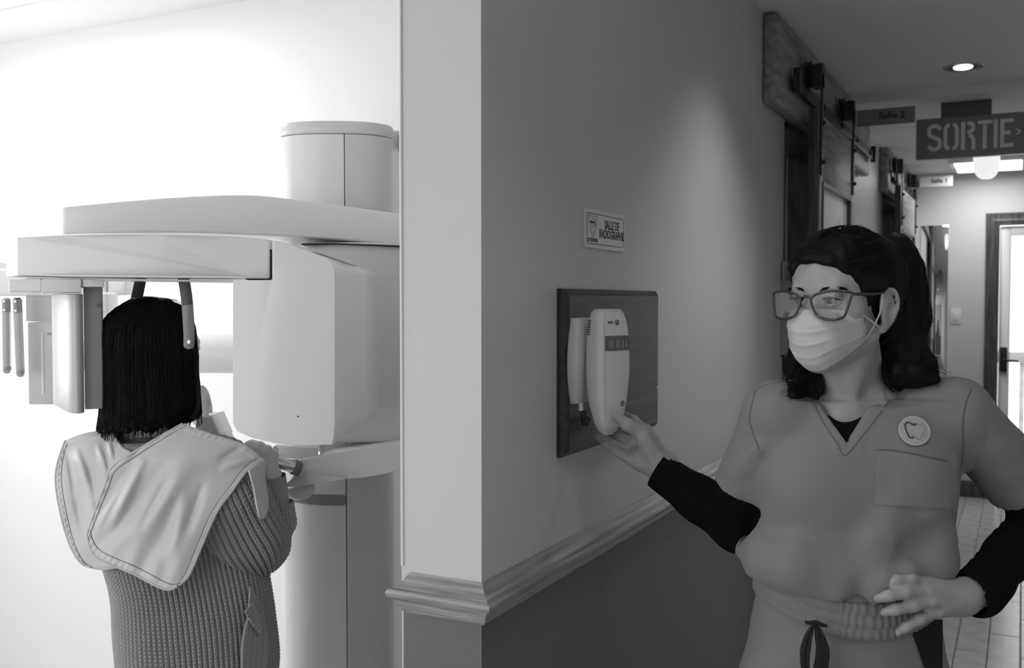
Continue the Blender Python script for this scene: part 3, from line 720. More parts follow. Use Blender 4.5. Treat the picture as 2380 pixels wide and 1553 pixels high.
# --- rotating arm above the head
def ring_w(px): return 2.03+0.05*((px-335)/300.0)**2
ztr = catmull([(40, 551), (150, 545), (300, 542), (450, 545), (560, 550), (627, 557)], 6)
zbr = catmull([(627, 648), (560, 647.5), (300, 645), (150, 643.5), (40, 641)], 6)
A = []; B = []
for p in list(ztr)+list(zbr):
    w = ring_w(p[0]); q = loc(p[0], p[1], w); A.append(uwz(*q)); B.append(uwz(q[0]-0.10*max(0, 1-(p[0]-40)/50.0), w+0.15+0.05*(1-abs(p[0]-335)/300.0), q[2]))
loft('rotating_arm', [A, B], M_PLASTIC, XR, bevel=0.009, segs=4)
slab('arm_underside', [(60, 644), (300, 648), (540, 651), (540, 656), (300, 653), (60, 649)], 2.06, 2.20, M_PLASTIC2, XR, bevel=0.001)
slab('arm_joint', [(560, 560), (700, 600), (700, 700), (560, 645)], 2.08, 2.17, M_BLACK, XR, bevel=0)
# --- tube head
o_main = [(541, 651), (629.5, 651), (632.5, 649), (632.5, 561), (642, 559), (700, 579), (760, 600), (822, 622), (838, 634), (838, 800), (838, 980), (812, 1018), (772, 1034), (700, 1035), (640, 1031), (585, 1018), (551, 1003), (541, 985), (541, 800)]
def head_loop(w, sx_r, dz=0.0):
    L = []
    for x, y in o_main:
        xr = min(x, sx_r+ (x-838)*0.1) if x > sx_r else x
        q = loc(xr, y, 2.0); L.append(uwz(q[0], w, q[2]))
    return L
L0 = head_loop(2.0, 778); L1 = head_loop(2.075, 838); L2 = head_loop(2.26, 838)
loft('tube_head', [L0, L1, L2], M_PLASTIC, XR, bevel=0.008, segs=4)
for k in range(10):      # vent grooves on the sloping top
    x0 = 716+k*8.5; y0 = 584.5+k*2.95
    q = loc(x0, y0+0.0, 2.0); q2 = loc(x0+12, y0+4.2, 2.0)
    tube('vent_slot', [uwz(q[0]+0.004, 2.03, q[2]+0.0004), uwz(q2[0]+0.004, 2.10, q2[2]+0.0006)], 0.0009, M_GREYPL, XR, 6)
q = loc(693, 968, 2.0); lathe('pin_hole', [(0.0017, 0), (0.0017, 0.0006), (0.0002, 0.0006)], uwz(q[0], 2.0003, q[2]), -D_, M_BLACK, XR, 10)
# --- sensor unit
sz1_ = 1.5+(699-683)/FPX*2.08; sz0_ = 1.5-(962-699)/FPX*2.08
def pl_px(L): return [(U(p, w), w) for p, w in L]
plan_prism('sensor_housing', pl_px([(120, 2.26), (137, 2.17), (152, 2.105), (158, 2.088), (166, 2.078), (176, 2.074), (186, 2.079), (193, 2.093), (193.5, 2.30)]), sz0_, sz1_+0.0, mat('grey_sensor_housing', 0.50, 0.3), bevel=0.003, smooth=True, angle=math.radians(25))
plan_prism('sensor_plate', pl_px([(194.5, 2.10), (236, 2.115), (239, 2.121), (240, 2.30), (194.5, 2.30)]), sz0_+0.006, 1.5+(699-667)/FPX*2.1, mat('grey_sensor_plate', 0.36, 0.35), bevel=0.002)
q = loc(229, 707, 2.108)
for k in range(3): box_pts = plan_prism('sensor_mark', [(q[0]-0.0048, 2.1095), (q[0]+0.0048, 2.1118), (q[0]+0.0048, 2.1138), (q[0]-0.0048, 2.1115)], q[2]-0.001-0.0026*k, q[2]+0.0006-0.0026*k, M_GREYPL)
hz0, hz1 = 1.5+(699-680)/FPX*2.05, 1.5+(699-648)/FPX*2.05
plan_prism('sensor_bracket', pl_px([(22, 2.06), (97, 2.045), (97, 2.28), (22, 2.28)]), hz0+0.001, hz1, M_PLASTIC2, bevel=0.003)
plan_prism('sensor_slide', pl_px([(98.5, 2.045), (190, 2.05), (190, 2.3), (98.5, 2.3)]), hz0, hz1-0.001, M_PLASTIC2, bevel=0.002)
plan_prism('sensor_slide', pl_px([(190, 2.055), (243, 2.06), (243, 2.3), (190, 2.3)]), 1.5+(699-667)/FPX*2.06, hz1-0.001, M_PLASTIC2, bevel=0.002)
# --- temple supports
M_SMOKE = mat('smoked_acrylic', 0.10, 0.12, trans=0.35); M_SMOKE2 = mat('grey_acrylic_tip', 0.33, 0.12, trans=0.4)
def temple(path, wid, ws, split, nm):
    P = catmull(path, 8); n = len(P); Ls = []; Rs = []
    t = np.linspace(0, 1, n); T = np.gradient(P, axis=0); T /= np.linalg.norm(T, axis=1)[:, None]; Nn = np.stack([-T[:, 1], T[:, 0]], 1)
    wd = np.interp(t, [0, 0.5, 0.9, 0.97, 1.0], [wid, wid*1.0, wid*0.95, wid*0.72, wid*0.12])
    w_ = ws[0]+(ws[1]-ws[0])*t
    def ringp(i):
        L = P[i]+Nn[i]*wd[i]/2; R = P[i]-Nn[i]*wd[i]/2; o = []
        for (q, dw) in ((L, 0.0015), (L*0.8+R*0.2, -0.002), (R*0.8+L*0.2, -0.002), (R, 0.0015), (R*0.8+L*0.2, 0.005), (L*0.8+R*0.2, 0.005)):
            s_ = loc(q[0], q[1], w_[i]); o.append(uwz(s_[0], w_[i]+dw, s_[2]))
        return o
    k = int(split*(n-1))
    a = loft('temple_support', [ringp(i) for i in range(0, k+1)], M_SMOKE, XR, smooth=True)
    loft('support_tip', [ringp(i) for i in range(k, n)], M_SMOKE2, a, smooth=True)
    return a
tr = temple([(426, 646), (433, 690), (437, 740), (439, 780), (438, 812)], 27, (2.10, 2.055), 0.37, 'r')
q = loc(440, 795, 2.054); lathe('rivet', [(0.004, 0), (0.004, 0.002), (0.0003, 0.0024)], uwz(q[0], 2.0555, q[2]), -D_, M_CHROME, tr, 12)
tl = temple([(327, 646), (320, 680), (312, 715), (306, 760), (304, 800)], 27, (2.22, 2.30), 0.37, 'l')
# --- chin rest
slab('chin_rest_base', [(452, 1020), (455, 968), (484, 968), (508, 1018)], 2.33, 2.43, M_PLASTIC2, XR, bevel=0.003)
slab('chin_rest_base', [(484, 968), (492, 966), (514, 1017), (508, 1018)], 2.33, 2.43, M_PLASTIC, XR, bevel=0.001)
f = Field((-1.0, 2.2, 1.15), (-0.6, 2.5, 1.45), 0.004)
for (px, py, r, w) in ((468, 920, 0.020, 2.36), (472, 945, 0.021, 2.36), (463, 965, 0.026, 2.37), (478, 962, 0.014, 2.36)):
    q = loc(px, py, w); f.ball(q, (r*0.8, r, r*1.3), k=0.02)
q = loc(470, 985, 2.36); f.slabbox((q[0], 2.36, q[2]-0.012), (0.06, 0.06, 0.024), op='sub')
field_obj('bite_block_cover', f, mat('clear_film', 0.6, 0.15, trans=0.55), XR)
q = loc(468, 1010, 2.40); slab('chin_rest_post', [(440, 1005), (520, 1005), (560, 1090), (480, 1090)], 2.36, 2.42, M_PLASTIC2, XR, bevel=0.004)
# --- lower support arm with grab handle
tp = catmull([(690, 1071), (722, 1064), (780, 1052), (860, 1038), (940, 1024), (990, 1016)], 5)
bt = catmull([(990, 1080), (940, 1091), (870, 1107), (800, 1114), (750, 1112), (716, 1107), (690, 1105)], 5)
def low_w(px): return 2.28+0.10*((px-690)/300.0)
A = []; B = []
for p in list(tp)+list(bt):
    w = low_w(p[0]); q = loc(p[0], p[1], w); A.append(uwz(*q)); B.append(uwz(q[0]+0.015, w+0.16, q[2]))
loft('lower_arm', [A, B], M_PLASTIC, XR, bevel=0.012, segs=4)
lt = catmull([(660, 1127), (676, 1115), (692, 1095), (712, 1094), (760, 1106), (800, 1112)], 4); lb = catmull([(800, 1115), (740, 1124), (700, 1130), (660, 1133)], 4)
slab('lower_arm_lip', [tuple(p) for p in lt]+[tuple(p) for p in lb], 2.285, 2.42, M_PLASTIC2, XR, bevel=0.003)
q = loc(695, 1132, 2.36)
lathe('knee_bowl', [(0.0005, -0.030), (0.014, -0.029), (0.026, -0.024), (0.035, -0.014), (0.039, 0.0), (0.037, 0.004), (0.0005, 0.005)], uwz(q[0], 2.36, q[2]), (0, 0, 1), M_PLASTIC2, XR, 32)
h0 = uwz(*loc(596, 1064, 2.22)); h1 = uwz(*loc(689, 1087, 2.285)); ax = h1-h0; L = np.linalg.norm(ax); ax /= L
lathe('grab_handle', [(0.0005, 0), (0.013, 0), (0.0145, 0.003), (0.0145, L), (0.0005, L)], h0, ax, M_CHROME, XR, 28)
lathe('handle_collar', [(0.0145, -0.008), (0.0175, -0.006), (0.0180, 0.0), (0.0165, 0.003), (0.0185, 0.004), (0.0185, 0.010), (0.0005, 0.012)], h1-ax*0.004, ax, M_GREYPL, XR, 28)
slab('accessory_tray', [(634, 1038), (738, 1040), (738, 1063), (700, 1067), (634, 1064)], 2.31, 2.40, mat('clear_tray', 0.9, 0.08, trans=0.7), XR, bevel=0.002)
slab('tray_lip', [(726, 1042), (739, 1042), (739, 1063), (726, 1065), (726, 1062), (735, 1060), (735, 1045), (726, 1045)], 2.305, 2.31, M_PLASTIC2, XR, bevel=0)
# --- cephalometric arm behind: beam, carriage, ear rods, sensor
bw = 2.98
q0 = uz(-260, 622, bw); q1 = uz(290, 688, bw)
plan_prism('side_carriage', [(q0[0], bw), (U(246, bw), bw), (U(246, bw), bw+0.12), (q0[0], bw+0.12)], q1[1], q0[1]-0.004, M_PLASTIC, bevel=0.006)
plan_prism('side_carriage_end', [(U(247, bw), bw+0.01), (U(290, bw), bw+0.01), (U(290, bw), bw+0.11), (U(247, bw), bw+0.11)], q1[1]+0.002, uz(0, 640, bw)[1], M_PLASTIC, bevel=0.004)
b0 = uz(-40, 609, bw); b1 = uz(13, 626, bw); plan_prism('side_carriage_stop', [(b0[0], bw+0.02), (b1[0], bw+0.02), (b1[0], bw+0.1), (b0[0], bw+0.1)], b1[1]-0.005, b0[1], M_PLASTIC2, bevel=0.003)
tz = 1.5-(822-699)/FPX*2.86
f_ = [(0.060*math.cos(t), 0.060*math.sin(t)) for t in np.linspace(0, 2*math.pi, 28, endpoint=False)]
loft('side_beam', [[uwz(u, 2.90+a, tz+b) for a, b in f_] for u in (U(205, 2.9), U(660, 2.9))], M_PLASTIC, XR, smooth=True, angle=math.radians(40))
plan_prism('side_beam_post', [(U(205, 2.9), 2.86), (U(262, 2.9), 2.86), (U(262, 2.9), 2.95), (U(205, 2.9), 2.95)], tz, q1[1]+0.01, M_PLASTIC, bevel=0.01)
def ear_rod(xt, xb, yb, wr, m_top):
    a = loc(xt, 692, wr); b = loc(xb, yb-12, wr); t0 = uwz(*a); t1 = uwz(*b)
    tube('ear_rod', [t0+(t1-t0)*0.02, t0+(t1-t0)*0.5, t1], [0.0128, 0.0128, 0.0122], mat('clear_acrylic', 0.50, 0.08, trans=0.5, ior=1.4), XR, 18)
    lathe('ear_plug', [(0.0005, -0.012), (0.007, -0.010), (0.011, -0.004), (0.0125, 0.004), (0.0122, 0.010), (0.0005, 0.011)], t1, (0, 0, 1), mat('clear_acrylic_dark', 0.5, 0.05, trans=0.4), XR, 18)
    tube('rod_socket', [t0, t0+(t1-t0)*0.2], 0.0095, m_top, XR, 12)
    for k in (0.05, 0.17):
        p = t0+(t1-t0)*k; lathe('rod_screw', [(0.003, 0), (0.003, 0.0132), (0.0004, 0.0135)], p, -D_, M_CHROME, XR, 10)
ear_rod(14, 16, 872, 2.96, M_PLASTIC2); ear_rod(40, 47, 880, 2.93, M_DARKPL)
e0 = uz(62, 690, 2.99); e1 = uz(122, 748, 2.99); e2 = uz(66, 940, 2.99)
plan_prism('side_sensor_mount', [(U(60, 2.99), 2.99), (U(135, 2.99), 2.99), (U(135, 2.99), 3.06), (U(60, 2.99), 3.06)], e1[1]+0.001, e0[1]+0.01, mat('grey_side_sensor', 0.52, 0.35), bevel=0.002)
plan_prism('side_sensor', [(U(63, 2.985), 2.985), (U(135, 2.985), 2.985), (U(135, 2.985), 3.07), (U(63, 2.985), 3.07)], e2[1], e1[1]-0.001, mat('grey_side_sensor', 0.52, 0.35), bevel=0.003)
plan_prism('side_sensor_rib', [(U(93, 2.98), 2.983), (U(98, 2.98), 2.983), (U(98, 2.98), 2.986), (U(93, 2.98), 2.986)], e2[1]+0.03, uz(0, 775, 2.98)[1], M_PLASTIC2)
q = loc(113, 776, 2.98); plan_prism('side_sensor_mark', [(q[0]-0.006, 2.9838), (q[0]+0.008, 2.9838), (q[0]+0.008, 2.986), (q[0]-0.006, 2.986)], q[2]-0.002, q[2]+0.002, M_GREYPL)

# ================================================================ handset on the plaque
HS = root('exposure_handset', Matrix.Translation(Vector(wall_point(1400, 900, 0.03))), 'pale corded exposure control handset held against its wall holder', 'handset')
M_HS = mat('pale_handset_plastic', 0.64, 0.4, bump=(400, 0.1)); M_HS2 = mat('pale_handset_face', 0.74, 0.4)
# front faces the corridor (x), turned a little towards the reader; local frame: a = along wall, n = outwards, z
HT = wall_point(1424, 718, 0.075); HB = wall_point(1408, 1008, 0.085)
zt_, zb_ = HT[2], HB[2]; hyc = wall_point(1408, 850, 0.085)[1]
f = Field((0.0, 0.0, 0.0), (0.18, 0.24, zt_-zb_+0.06), 0.003)   # local grid: n, a, z
Hh = zt_-zb_
def hs_sec(t):      # t 0 bottom .. 1 top -> half width (a), depth front, depth back
    hwid = np.interp(t, [0, 0.03, 0.10, 0.25, 0.5, 0.75, 0.93, 1.0], [0.010, 0.019, 0.028, 0.036, 0.042, 0.042, 0.038, 0.034])
    fr = np.interp(t, [0, 0.03, 0.10, 0.25, 0.5, 0.75, 0.93, 1.0], [0.098, 0.104, 0.109, 0.114, 0.116, 0.114, 0.107, 0.100])
    bk = np.interp(t, [0, 0.03, 0.10, 0.25, 0.5, 0.75, 0.93, 1.0], [0.088, 0.080, 0.071, 0.061, 0.055, 0.055, 0.060, 0.066])
    return hwid, fr, bk
def hs_loop(t, n=36, sq=3.4, infl=0.0):
    hwid, fr, bk = hs_sec(t); c = (fr+bk)/2; hd = (fr-bk)/2; L = []
    for k in range(n):
        a = 2*math.pi*k/n; ca, sa = math.cos(a), math.sin(a)
        L.append(((hwid+infl)*math.copysign(abs(ca)**(2/sq), ca), c+(hd+infl)*math.copysign(abs(sa)**(2/sq), sa)))
    return L
YAWH = math.radians(24)        # handset twisted in the hand
def hs_world(a, nrm, z, lean=0.0):
    c0 = 0.085; d = nrm-c0; aa = a*math.cos(YAWH)-d*math.sin(YAWH); dd = a*math.sin(YAWH)+d*math.cos(YAWH)
    t = (z-zb_)/Hh
    return np.array([0.022+c0-0.02+dd, hyc+aa+0.012*(t-0.5), z])
loops = []
for t in np.concatenate([[0, 0.004, 0.012], np.linspace(0.03, 0.97, 22), [0.985, 0.995, 1.0]]):
    sh = 1.0 if t < 0.97 else (1-((t-0.97)/0.03)**2*0.18)
    L = hs_loop(t); loops.append([hs_world(a*sh, b, zb_+t*Hh) for a, b in L])
loft('handset_body', loops, M_HS, HS, smooth=True, angle=math.radians(45))
def hs_face(name, t0, t1, frac, off, m, thick=0.0012, inset=None, x0=-1, x1=1, n=9):
    bm = bmesh.new(); tt = np.linspace(t0, t1, 24 if t1-t0 > 0.2 else 6); G = []
    for t in tt:
        hwid, fr, bk = hs_sec(t); ww = hwid*frac; taper = 1.0
        if inset: taper = inset(t)
        G.append([hs_world((x0+(x1-x0)*i/(n-1))*ww*taper, fr+off-0.0030*abs((x0+(x1-x0)*i/(n-1))*frac)**4, zb_+t*Hh) for i in range(n)])
    vs_ = [[bm.verts.new(p) for p in r] for r in G]
    for i in range(len(G)-1):
        for j in range(n-1): bm.faces.new((vs_[i][j], vs_[i][j+1], vs_[i+1][j+1], vs_[i+1][j]))
    r = bmesh.ops.solidify(bm, geom=bm.faces[:], thickness=thick)
    return finish(name, bm, m, HS, smooth=True, angle=math.radians(35))
hs_face('face_plate', 0.06, 0.975, 0.80, 0.0006, M_HS2, inset=lambda t: 1.0 if t < 0.9 else 1-((t-0.9)/0.075)**3*0.45)
band = hs_face('key_band', 0.672, 0.79, 0.82, 0.0012, mat('grey_key_band', 0.17, 0.4))
for a, b in ((-0.78, -0.38), (-0.22, 0.12), (0.22, 0.46), (0.54, 0.74)):
    hs_face('key', 0.695, 0.755, 0.82, 0.0026, mat('grey_key', 0.26, 0.35), x0=a, x1=b, n=4)
hs_face('display', 0.885, 0.905, 0.82, 0.0012, mat('grey_display', 0.2, 0.3), x0=-0.75, x1=-0.3, n=4)
for (t, x) in ((0.893, 0.05), (0.25, 0.45)):
    hwid, fr, bk = hs_sec(t); p = hs_world(x*hwid, fr+0.0004, zb_+t*Hh)
    V = [p+np.array([0, 0, 0])]; nn = hs_world(x*hwid, fr+0.01, zb_+t*Hh)-p; nn /= np.linalg.norm(nn)
    lathe('emblem', [(0.006, 0), (0.006, 0.0012), (0.0004, 0.0014)], p, nn, M_GREYPL, HS, 16)
for k in range(7):
    t = 0.80+0.018*k; hwid, fr, bk = hs_sec(t); p = hs_world(-hwid*0.985, (fr+bk)/2-0.012, zb_+t*Hh); 
    tube('speaker_slot', [p+np.array([-0.002, -0.0006, 0]), p+np.array([0.012, -0.0018, 0.0])], 0.0012, M_BLACK, HS, 6)
# cradle behind it
hb0, hb1 = zb_+0.24*Hh, zb_+0.93*Hh
cy0 = hyc-0.034
CR = root('handset_cradle', Matrix.Translation((0.02, hyc, hb0)), 'pale plastic wall cradle screwed to the wooden plaque behind the handset', 'cradle')
loops = []
for t in np.linspace(0, 1, 16):
    z = hb0+(hb1-hb0)*t; bow = 0.014*math.sin(math.pi*min(1, t*1.05))
    dep = 0.014+0.008*math.sin(math.pi*t*0.9)
    loops.append([(0.0205, cy0-bow, z), (0.0205+dep, cy0-bow, z), (0.0205+dep+0.004, cy0-bow+0.008, z), (0.0205+dep+0.004, hyc+0.035, z), (0.0205, hyc+0.035, z)])
loft('cradle_body', loops, M_HS, CR, bevel=0.002)
tube('cord_plug', [(0.04, cy0+0.012, hb0+0.002), (0.04, cy0+0.012, hb0-0.014)], 0.005, M_HS, CR, 10)
pts = []
for k in range(140):
    a = k*0.62; t = k/139; pts.append((0.045+0.006*math.cos(a)-0.012*t, cy0+0.012+0.006*math.sin(a)+0.05*t, hb0-0.014-0.02*math.sin(math.pi*t)-0.02*t))
tube('coiled_cord', pts, 0.0022, M_DARKPL, CR, 6)
# ================================================================ people: shared builders
M_SKIN = mat('skin', 0.36, 0.5, spec=0.35, bump=(900, 0.12), vary=(60, 0.06))
M_SKIN2 = mat('pale_skin', 0.68, 0.5, spec=0.35, bump=(900, 0.1))
M_HAIR = mat('dark_hair', 0.006, 0.52, spec=0.16)
M_EYE = mat('eye_white', 0.34, 0.15); M_IRIS = mat('dark_iris', 0.02, 0.1)
M_SCRUB = mat('grey_scrub_cotton', 0.24, 0.85, spec=0.2, bump=(1400, 0.35, 2), sheen=0.1)
M_TEE = mat('black_jersey', 0.006, 0.9, spec=0.1)
M_MASKM = mat('pale_mask_fabric', 0.55, 0.75, spec=0.2, bump=(1200, 0.2, 2))
def lp(*a): return loc(*a)
def lpts(L): return [loc(*p) for p in L]
def thin_glass(name):
    if name in MATS: return MATS[name]
    m = bpy.data.materials.new(name); m.use_nodes = True; nt = m.node_tree; nt.nodes.clear()
    o = nt.nodes.new('ShaderNodeOutputMaterial'); mx = nt.nodes.new('ShaderNodeMixShader'); t = nt.nodes.new('ShaderNodeBsdfTransparent'); g = nt.nodes.new('ShaderNodeBsdfGlossy'); fr = nt.nodes.new('ShaderNodeFresnel')
    t.inputs['Color'].default_value = grey(0.9); g.inputs['Roughness'].default_value = 0.02; fr.inputs['IOR'].default_value = 1.45
    nt.links.new(fr.outputs[0], mx.inputs[0]); nt.links.new(t.outputs[0], mx.inputs[1]); nt.links.new(g.outputs[0], mx.inputs[2]); nt.links.new(mx.outputs[0], o.inputs[0])
    MATS[name] = m; return m
class Head:
    def __init__(s, c, y):
        s.c = np.array(c, float); y = np.array([y[0], y[1], 0.0]); s.y = y/np.linalg.norm(y); s.x = np.array([-s.y[1], s.y[0], 0.0]); s.z = np.array([0, 0, 1.0])
        s.A = np.stack([s.x, s.y, s.z])
    def __call__(s, x, y, z): return s.c+s.x*x+s.y*y+s.z*z
def build_head(f, H, ears=True):
    b = lambda c, r, k=0.02, op='add': f.ball(H(*c), r, k, op, H.A)
    b((0, -0.018, 0.035), (0.073, 0.092, 0.080), 0.0); b((0, 0.033, 0.042), (0.060, 0.054, 0.052), 0.03); b((0, 0.028, -0.035), (0.058, 0.058, 0.074), 0.03)
    for sg in (-1, 1):
        f.cone(H(0.050*sg, 0.0, -0.058), H(0.012*sg, 0.064, -0.098), 0.020, 0.018, 0.025)
        b((0.042*sg, 0.050, -0.022), (0.022, 0.022, 0.020), 0.02)
    b((0, 0.072, -0.100), (0.020, 0.016, 0.016), 0.02)
    f.cone(H(-0.034, 0.080, 0.019), H(0.034, 0.080, 0.019), 0.010, 0.010, 0.018)
    for sg in (-1, 1): b((0.031*sg, 0.096, -0.001), (0.018, 0.015, 0.011), 0.010, 'sub')
    f.cone(H(0, 0.083, 0.010), H(0, 0.101, -0.030), 0.0075, 0.0110, 0.014)
    for sg in (-1, 1):
        b((0.012*sg, 0.095, -0.036), (0.009, 0.011, 0.008), 0.008)
        f.chain([H(0.016*sg, 0.0845, 0.002), H(0.024*sg, 0.0890, 0.0060), H(0.036*sg, 0.0872, 0.0062), H(0.047*sg, 0.078, 0.001)], [0.0026, 0.0038, 0.0038, 0.0026], 0.004)
        f.chain([H(0.017*sg, 0.0845, -0.003), H(0.030*sg, 0.0872, -0.0075), H(0.045*sg, 0.079, -0.004)], [0.0022, 0.0026, 0.0022], 0.004)
    f.chain([H(-0.024, 0.080, -0.068), H(0, 0.092, -0.066), H(0.024, 0.080, -0.068)], [0.004, 0.0065, 0.004], 0.008)
    f.chain([H(-0.022, 0.080, -0.076), H(0, 0.090, -0.078), H(0.022, 0.080, -0.076)], [0.004, 0.0075, 0.004], 0.008)
    if ears:
        for sg in (-1, 1):
            E = lambda a, zz, o=0.0: H((0.0730+0.008*(1 if a < 0 else 0.3)*min(1, abs(a)/0.016)+o)*sg, -0.010+a*1.05, -0.014+zz*1.05)
            f.ball(E(-0.005, 0.0, 0.003), (0.0075, 0.0215, 0.0335), 0.006, 'add', H.A)
            rim = [E(0.012, -0.004, 0.002), E(0.013, 0.016, 0.003), E(0.004, 0.030, 0.005), E(-0.012, 0.030, 0.007), E(-0.021, 0.016, 0.008), E(-0.020, -0.002, 0.007), E(-0.012, -0.020, 0.004), E(-0.002, -0.032, 0.002)]
            f.chain(list(catmull(rim, 2)), [0.0036]*15, 0.003)
            f.ball(E(-0.001, -0.031, 0.0), (0.0055, 0.008, 0.009), 0.006, 'add', H.A)
            f.ball(E(-0.004, -0.004, 0.0125), (0.0075, 0.0085, 0.014), 0.004, 'sub', H.A)
def eyes(H, parent, gaze=(0.0, 0.0)):
    for sg in (-1, 1):
        c = H(0.031*sg, 0.0765, 0.0); n = 20
        g = H.y+H.x*gaze[0]+H.z*gaze[1]; g /= np.linalg.norm(g); a1 = np.cross(g, H.z); a1 /= np.linalg.norm(a1); a2 = np.cross(a1, g)
        def sph(r, a_lo, a_hi, nm, m, par, rows):
            V = []; F = []
            for i in range(rows+1):
                th = a_lo+(a_hi-a_lo)*i/rows
                for j in range(n):
                    ph = 2*math.pi*j/n; V.append(c+r*(g*math.cos(th)+math.sin(th)*(a1*math.cos(ph)+a2*math.sin(ph))))
            for i in range(rows):
                for j in range(n): F.append((i*n+j, i*n+(j+1) % n, (i+1)*n+(j+1) % n, (i+1)*n+j))
            return big_mesh(nm, V, F, m, par)
        e = sph(0.0118, 0.001, math.pi-0.001, 'eye', M_EYE, parent, 12)
        sph(0.01205, 0.001, 0.52, 'iris', M_IRIS, e, 5)
def vnoise(P, seed, scale, n=9, dirs=None):
    """smooth pseudo-noise as a sum of sines"""
    r = np.random.default_rng(seed); o = np.zeros(P.shape[:-1])
    for i in range(n):
        d = r.normal(size=3)
        if dirs is not None: d = d*np.asarray(dirs)
        o += np.sin(P@(d*scale)+r.uniform(0, 6.28))
    return o/math.sqrt(n)
from mathutils.bvhtree import BVHTree
def bvh_of(obj):
    me = obj.data; M = wmat(obj); V = [M @ v.co for v in me.vertices]; return BVHTree.FromPolygons(V, [tuple(p.vertices) for p in me.polygons])
def cast(bvh, px, py, fallback=1.65):
    """where the sight line meets a surface: (point, normal)"""
    q = Vector(at(px, py, 1.0)); o = Vector(CAM); d = (q-o).normalized()
    h = bvh.ray_cast(o, d)
    if h[0] is None: return np.array(at(px, py, fallback)), -D_
    n = np.array(h[1]); n = n if np.dot(n, np.array(d)) < 0 else -n
    return np.array(h[0]), n
def drape(name, bvh, grid, off, m, parent, thick=0.0012, smooth=True):
    """patch laid on a surface; grid = rows of (px,py); rows of equal length"""
    bm = bmesh.new(); G = []
    for r in grid:
        row = []
        for (x, y) in r:
            p, n = cast(bvh, x, y); row.append(bm.verts.new(p+n*off))
        G.append(row)
    for i in range(len(G)-1):
        for j in range(len(G[0])-1): bm.faces.new((G[i][j], G[i][j+1], G[i+1][j+1], G[i+1][j]))
    bmesh.ops.recalc_face_normals(bm, faces=bm.faces)
    bmesh.ops.solidify(bm, geom=bm.faces[:], thickness=-thick)
    return finish(name, bm, m, parent, smooth=smooth, angle=math.radians(40))
def drape_line(name, bvh, pts, off, r, m, parent, sub=6):
    P = catmull([(x, y) for x, y in pts], sub); W = []
    for x, y in P:
        p, n = cast(bvh, x, y); W.append(p+n*off)
    return tube(name, W, r, m, parent, 6)

# ================================================================ the person in scrubs
NB = lp(1962, 1400, 1.76)
NU = root('person', frame_matrix(NB[0], NB[1], 0), 'person in grey scrubs, mask and glasses reaching for the wall handset', 'person')
YH = math.radians(46)
H = Head((0.566, 1.722, 1.5), (-math.sin(YH), -math.cos(YH)))
SR = lp(1802, 955, 1.735); SL = lp(2222, 955, 1.725); NK = lp(1990, 900, 1.765)
def zz(py, w=1.74): return loc(1950, py, w)[2]
def torso(f, inf, k=0.03, z_low=None):
    secs = []
    for (py, l, r, w, d) in ((1345, 1756, 2180, 1.755, 0.118), (1300, 1738, 2194, 1.755, 0.122), (1250, 1756, 2210, 1.755, 0.116), (1200, 1766, 2216, 1.755, 0.112), (1130, 1772, 2222, 1.755, 0.112),
                             (1050, 1768, 2226, 1.757, 0.112), (985, 1772, 2226, 1.757, 0.100), (940, 1800, 2205, 1.757, 0.085)):
        a = U(l, w); b = U(r, w); secs.append((zz(py), (a+b)/2, w, (b-a)/2+inf, d+inf))
    f.rings(secs, k=0.0, power=2.25)
    f.cone((NK[0]-0.03, 1.762, NK[2]-0.035), SR, 0.050+inf, 0.047+inf, 0.04); f.cone((NK[0]+0.03, 1.762, NK[2]-0.035), SL, 0.050+inf, 0.049+inf, 0.04)
    for px in (1900, 2085):
        q = lp(px, 1125, 1.69); f.ball(q, (0.062+inf, 0.043+inf, 0.062+inf), 0.07)
# --- body: head, neck and chest; hands; (arms, trunk and legs under the clothes)
f = Field((0.30, 1.52, 1.12), (0.86, 1.90, 1.64), 0.0034)
torso(f, -0.016); build_head(f, H)
f.cone(H(0, -0.030, -0.060), (NK[0], 1.770, NK[2]-0.03), 0.050, 0.056, 0.03)
f.cone(H(0.030, -0.01, -0.085), lp(1972, 955, 1.690), 0.014, 0.008, 0.035); f.cone(H(-0.030, 0.005, -0.085), lp(1955, 958, 1.690), 0.013, 0.008, 0.035)
for a, b in (((1945, 962), (1870, 925)), ((1985, 962), (2075, 918))): f.cone(lp(a[0], a[1], 1.696), lp(b[0], b[1], 1.721), 0.008, 0.008, 0.025)
f.slabbox((0.57, 1.75, 1.12), (0.4, 0.3, 0.03), op='sub')
def hand(f, wrist, wr, palm, fingers, k=0.014, sq=None):
    for p, r in palm: f.cone(wrist, p, wr, r, k, squash=sq)
    for P, Rr in fingers: f.chain(P, Rr, 0.006)
# hand closing on the handset
wr = lp(1541, 1086, 1.965)
fr = Field((wr[0]-0.20, 1.87, wr[2]-0.09), (wr[0]+0.07, 2.13, wr[2]+0.15), 0.0024)
q = lp(1590, 1132, 1.94); fr.cone(q, wr, 0.030, 0.0265, 0.02)
T = [lp(1520, 1052, 1.965), lp(1494, 1008, 1.948), lp(1458, 988, 1.940), lp(1437, 971, 1.951)]
I_ = [lp(1500, 1004, 1.995), lp(1472, 978, 2.035), lp(1444, 964, 2.075), lp(1418, 968, 2.092)]
Mi = [lp(1478, 1032, 2.005), lp(1440, 1018, 2.035), lp(1410, 1003, 2.070), lp(1392, 986, 2.085)]
Ri = [lp(1466, 1052, 1.998), lp(1428, 1035, 2.015), lp(1400, 1017, 2.045), lp(1381, 1000, 2.065)]
Pi = [lp(1470, 1068, 1.985), lp(1436, 1052, 1.992), lp(1410, 1033, 2.012), lp(1390, 1015, 2.035)]
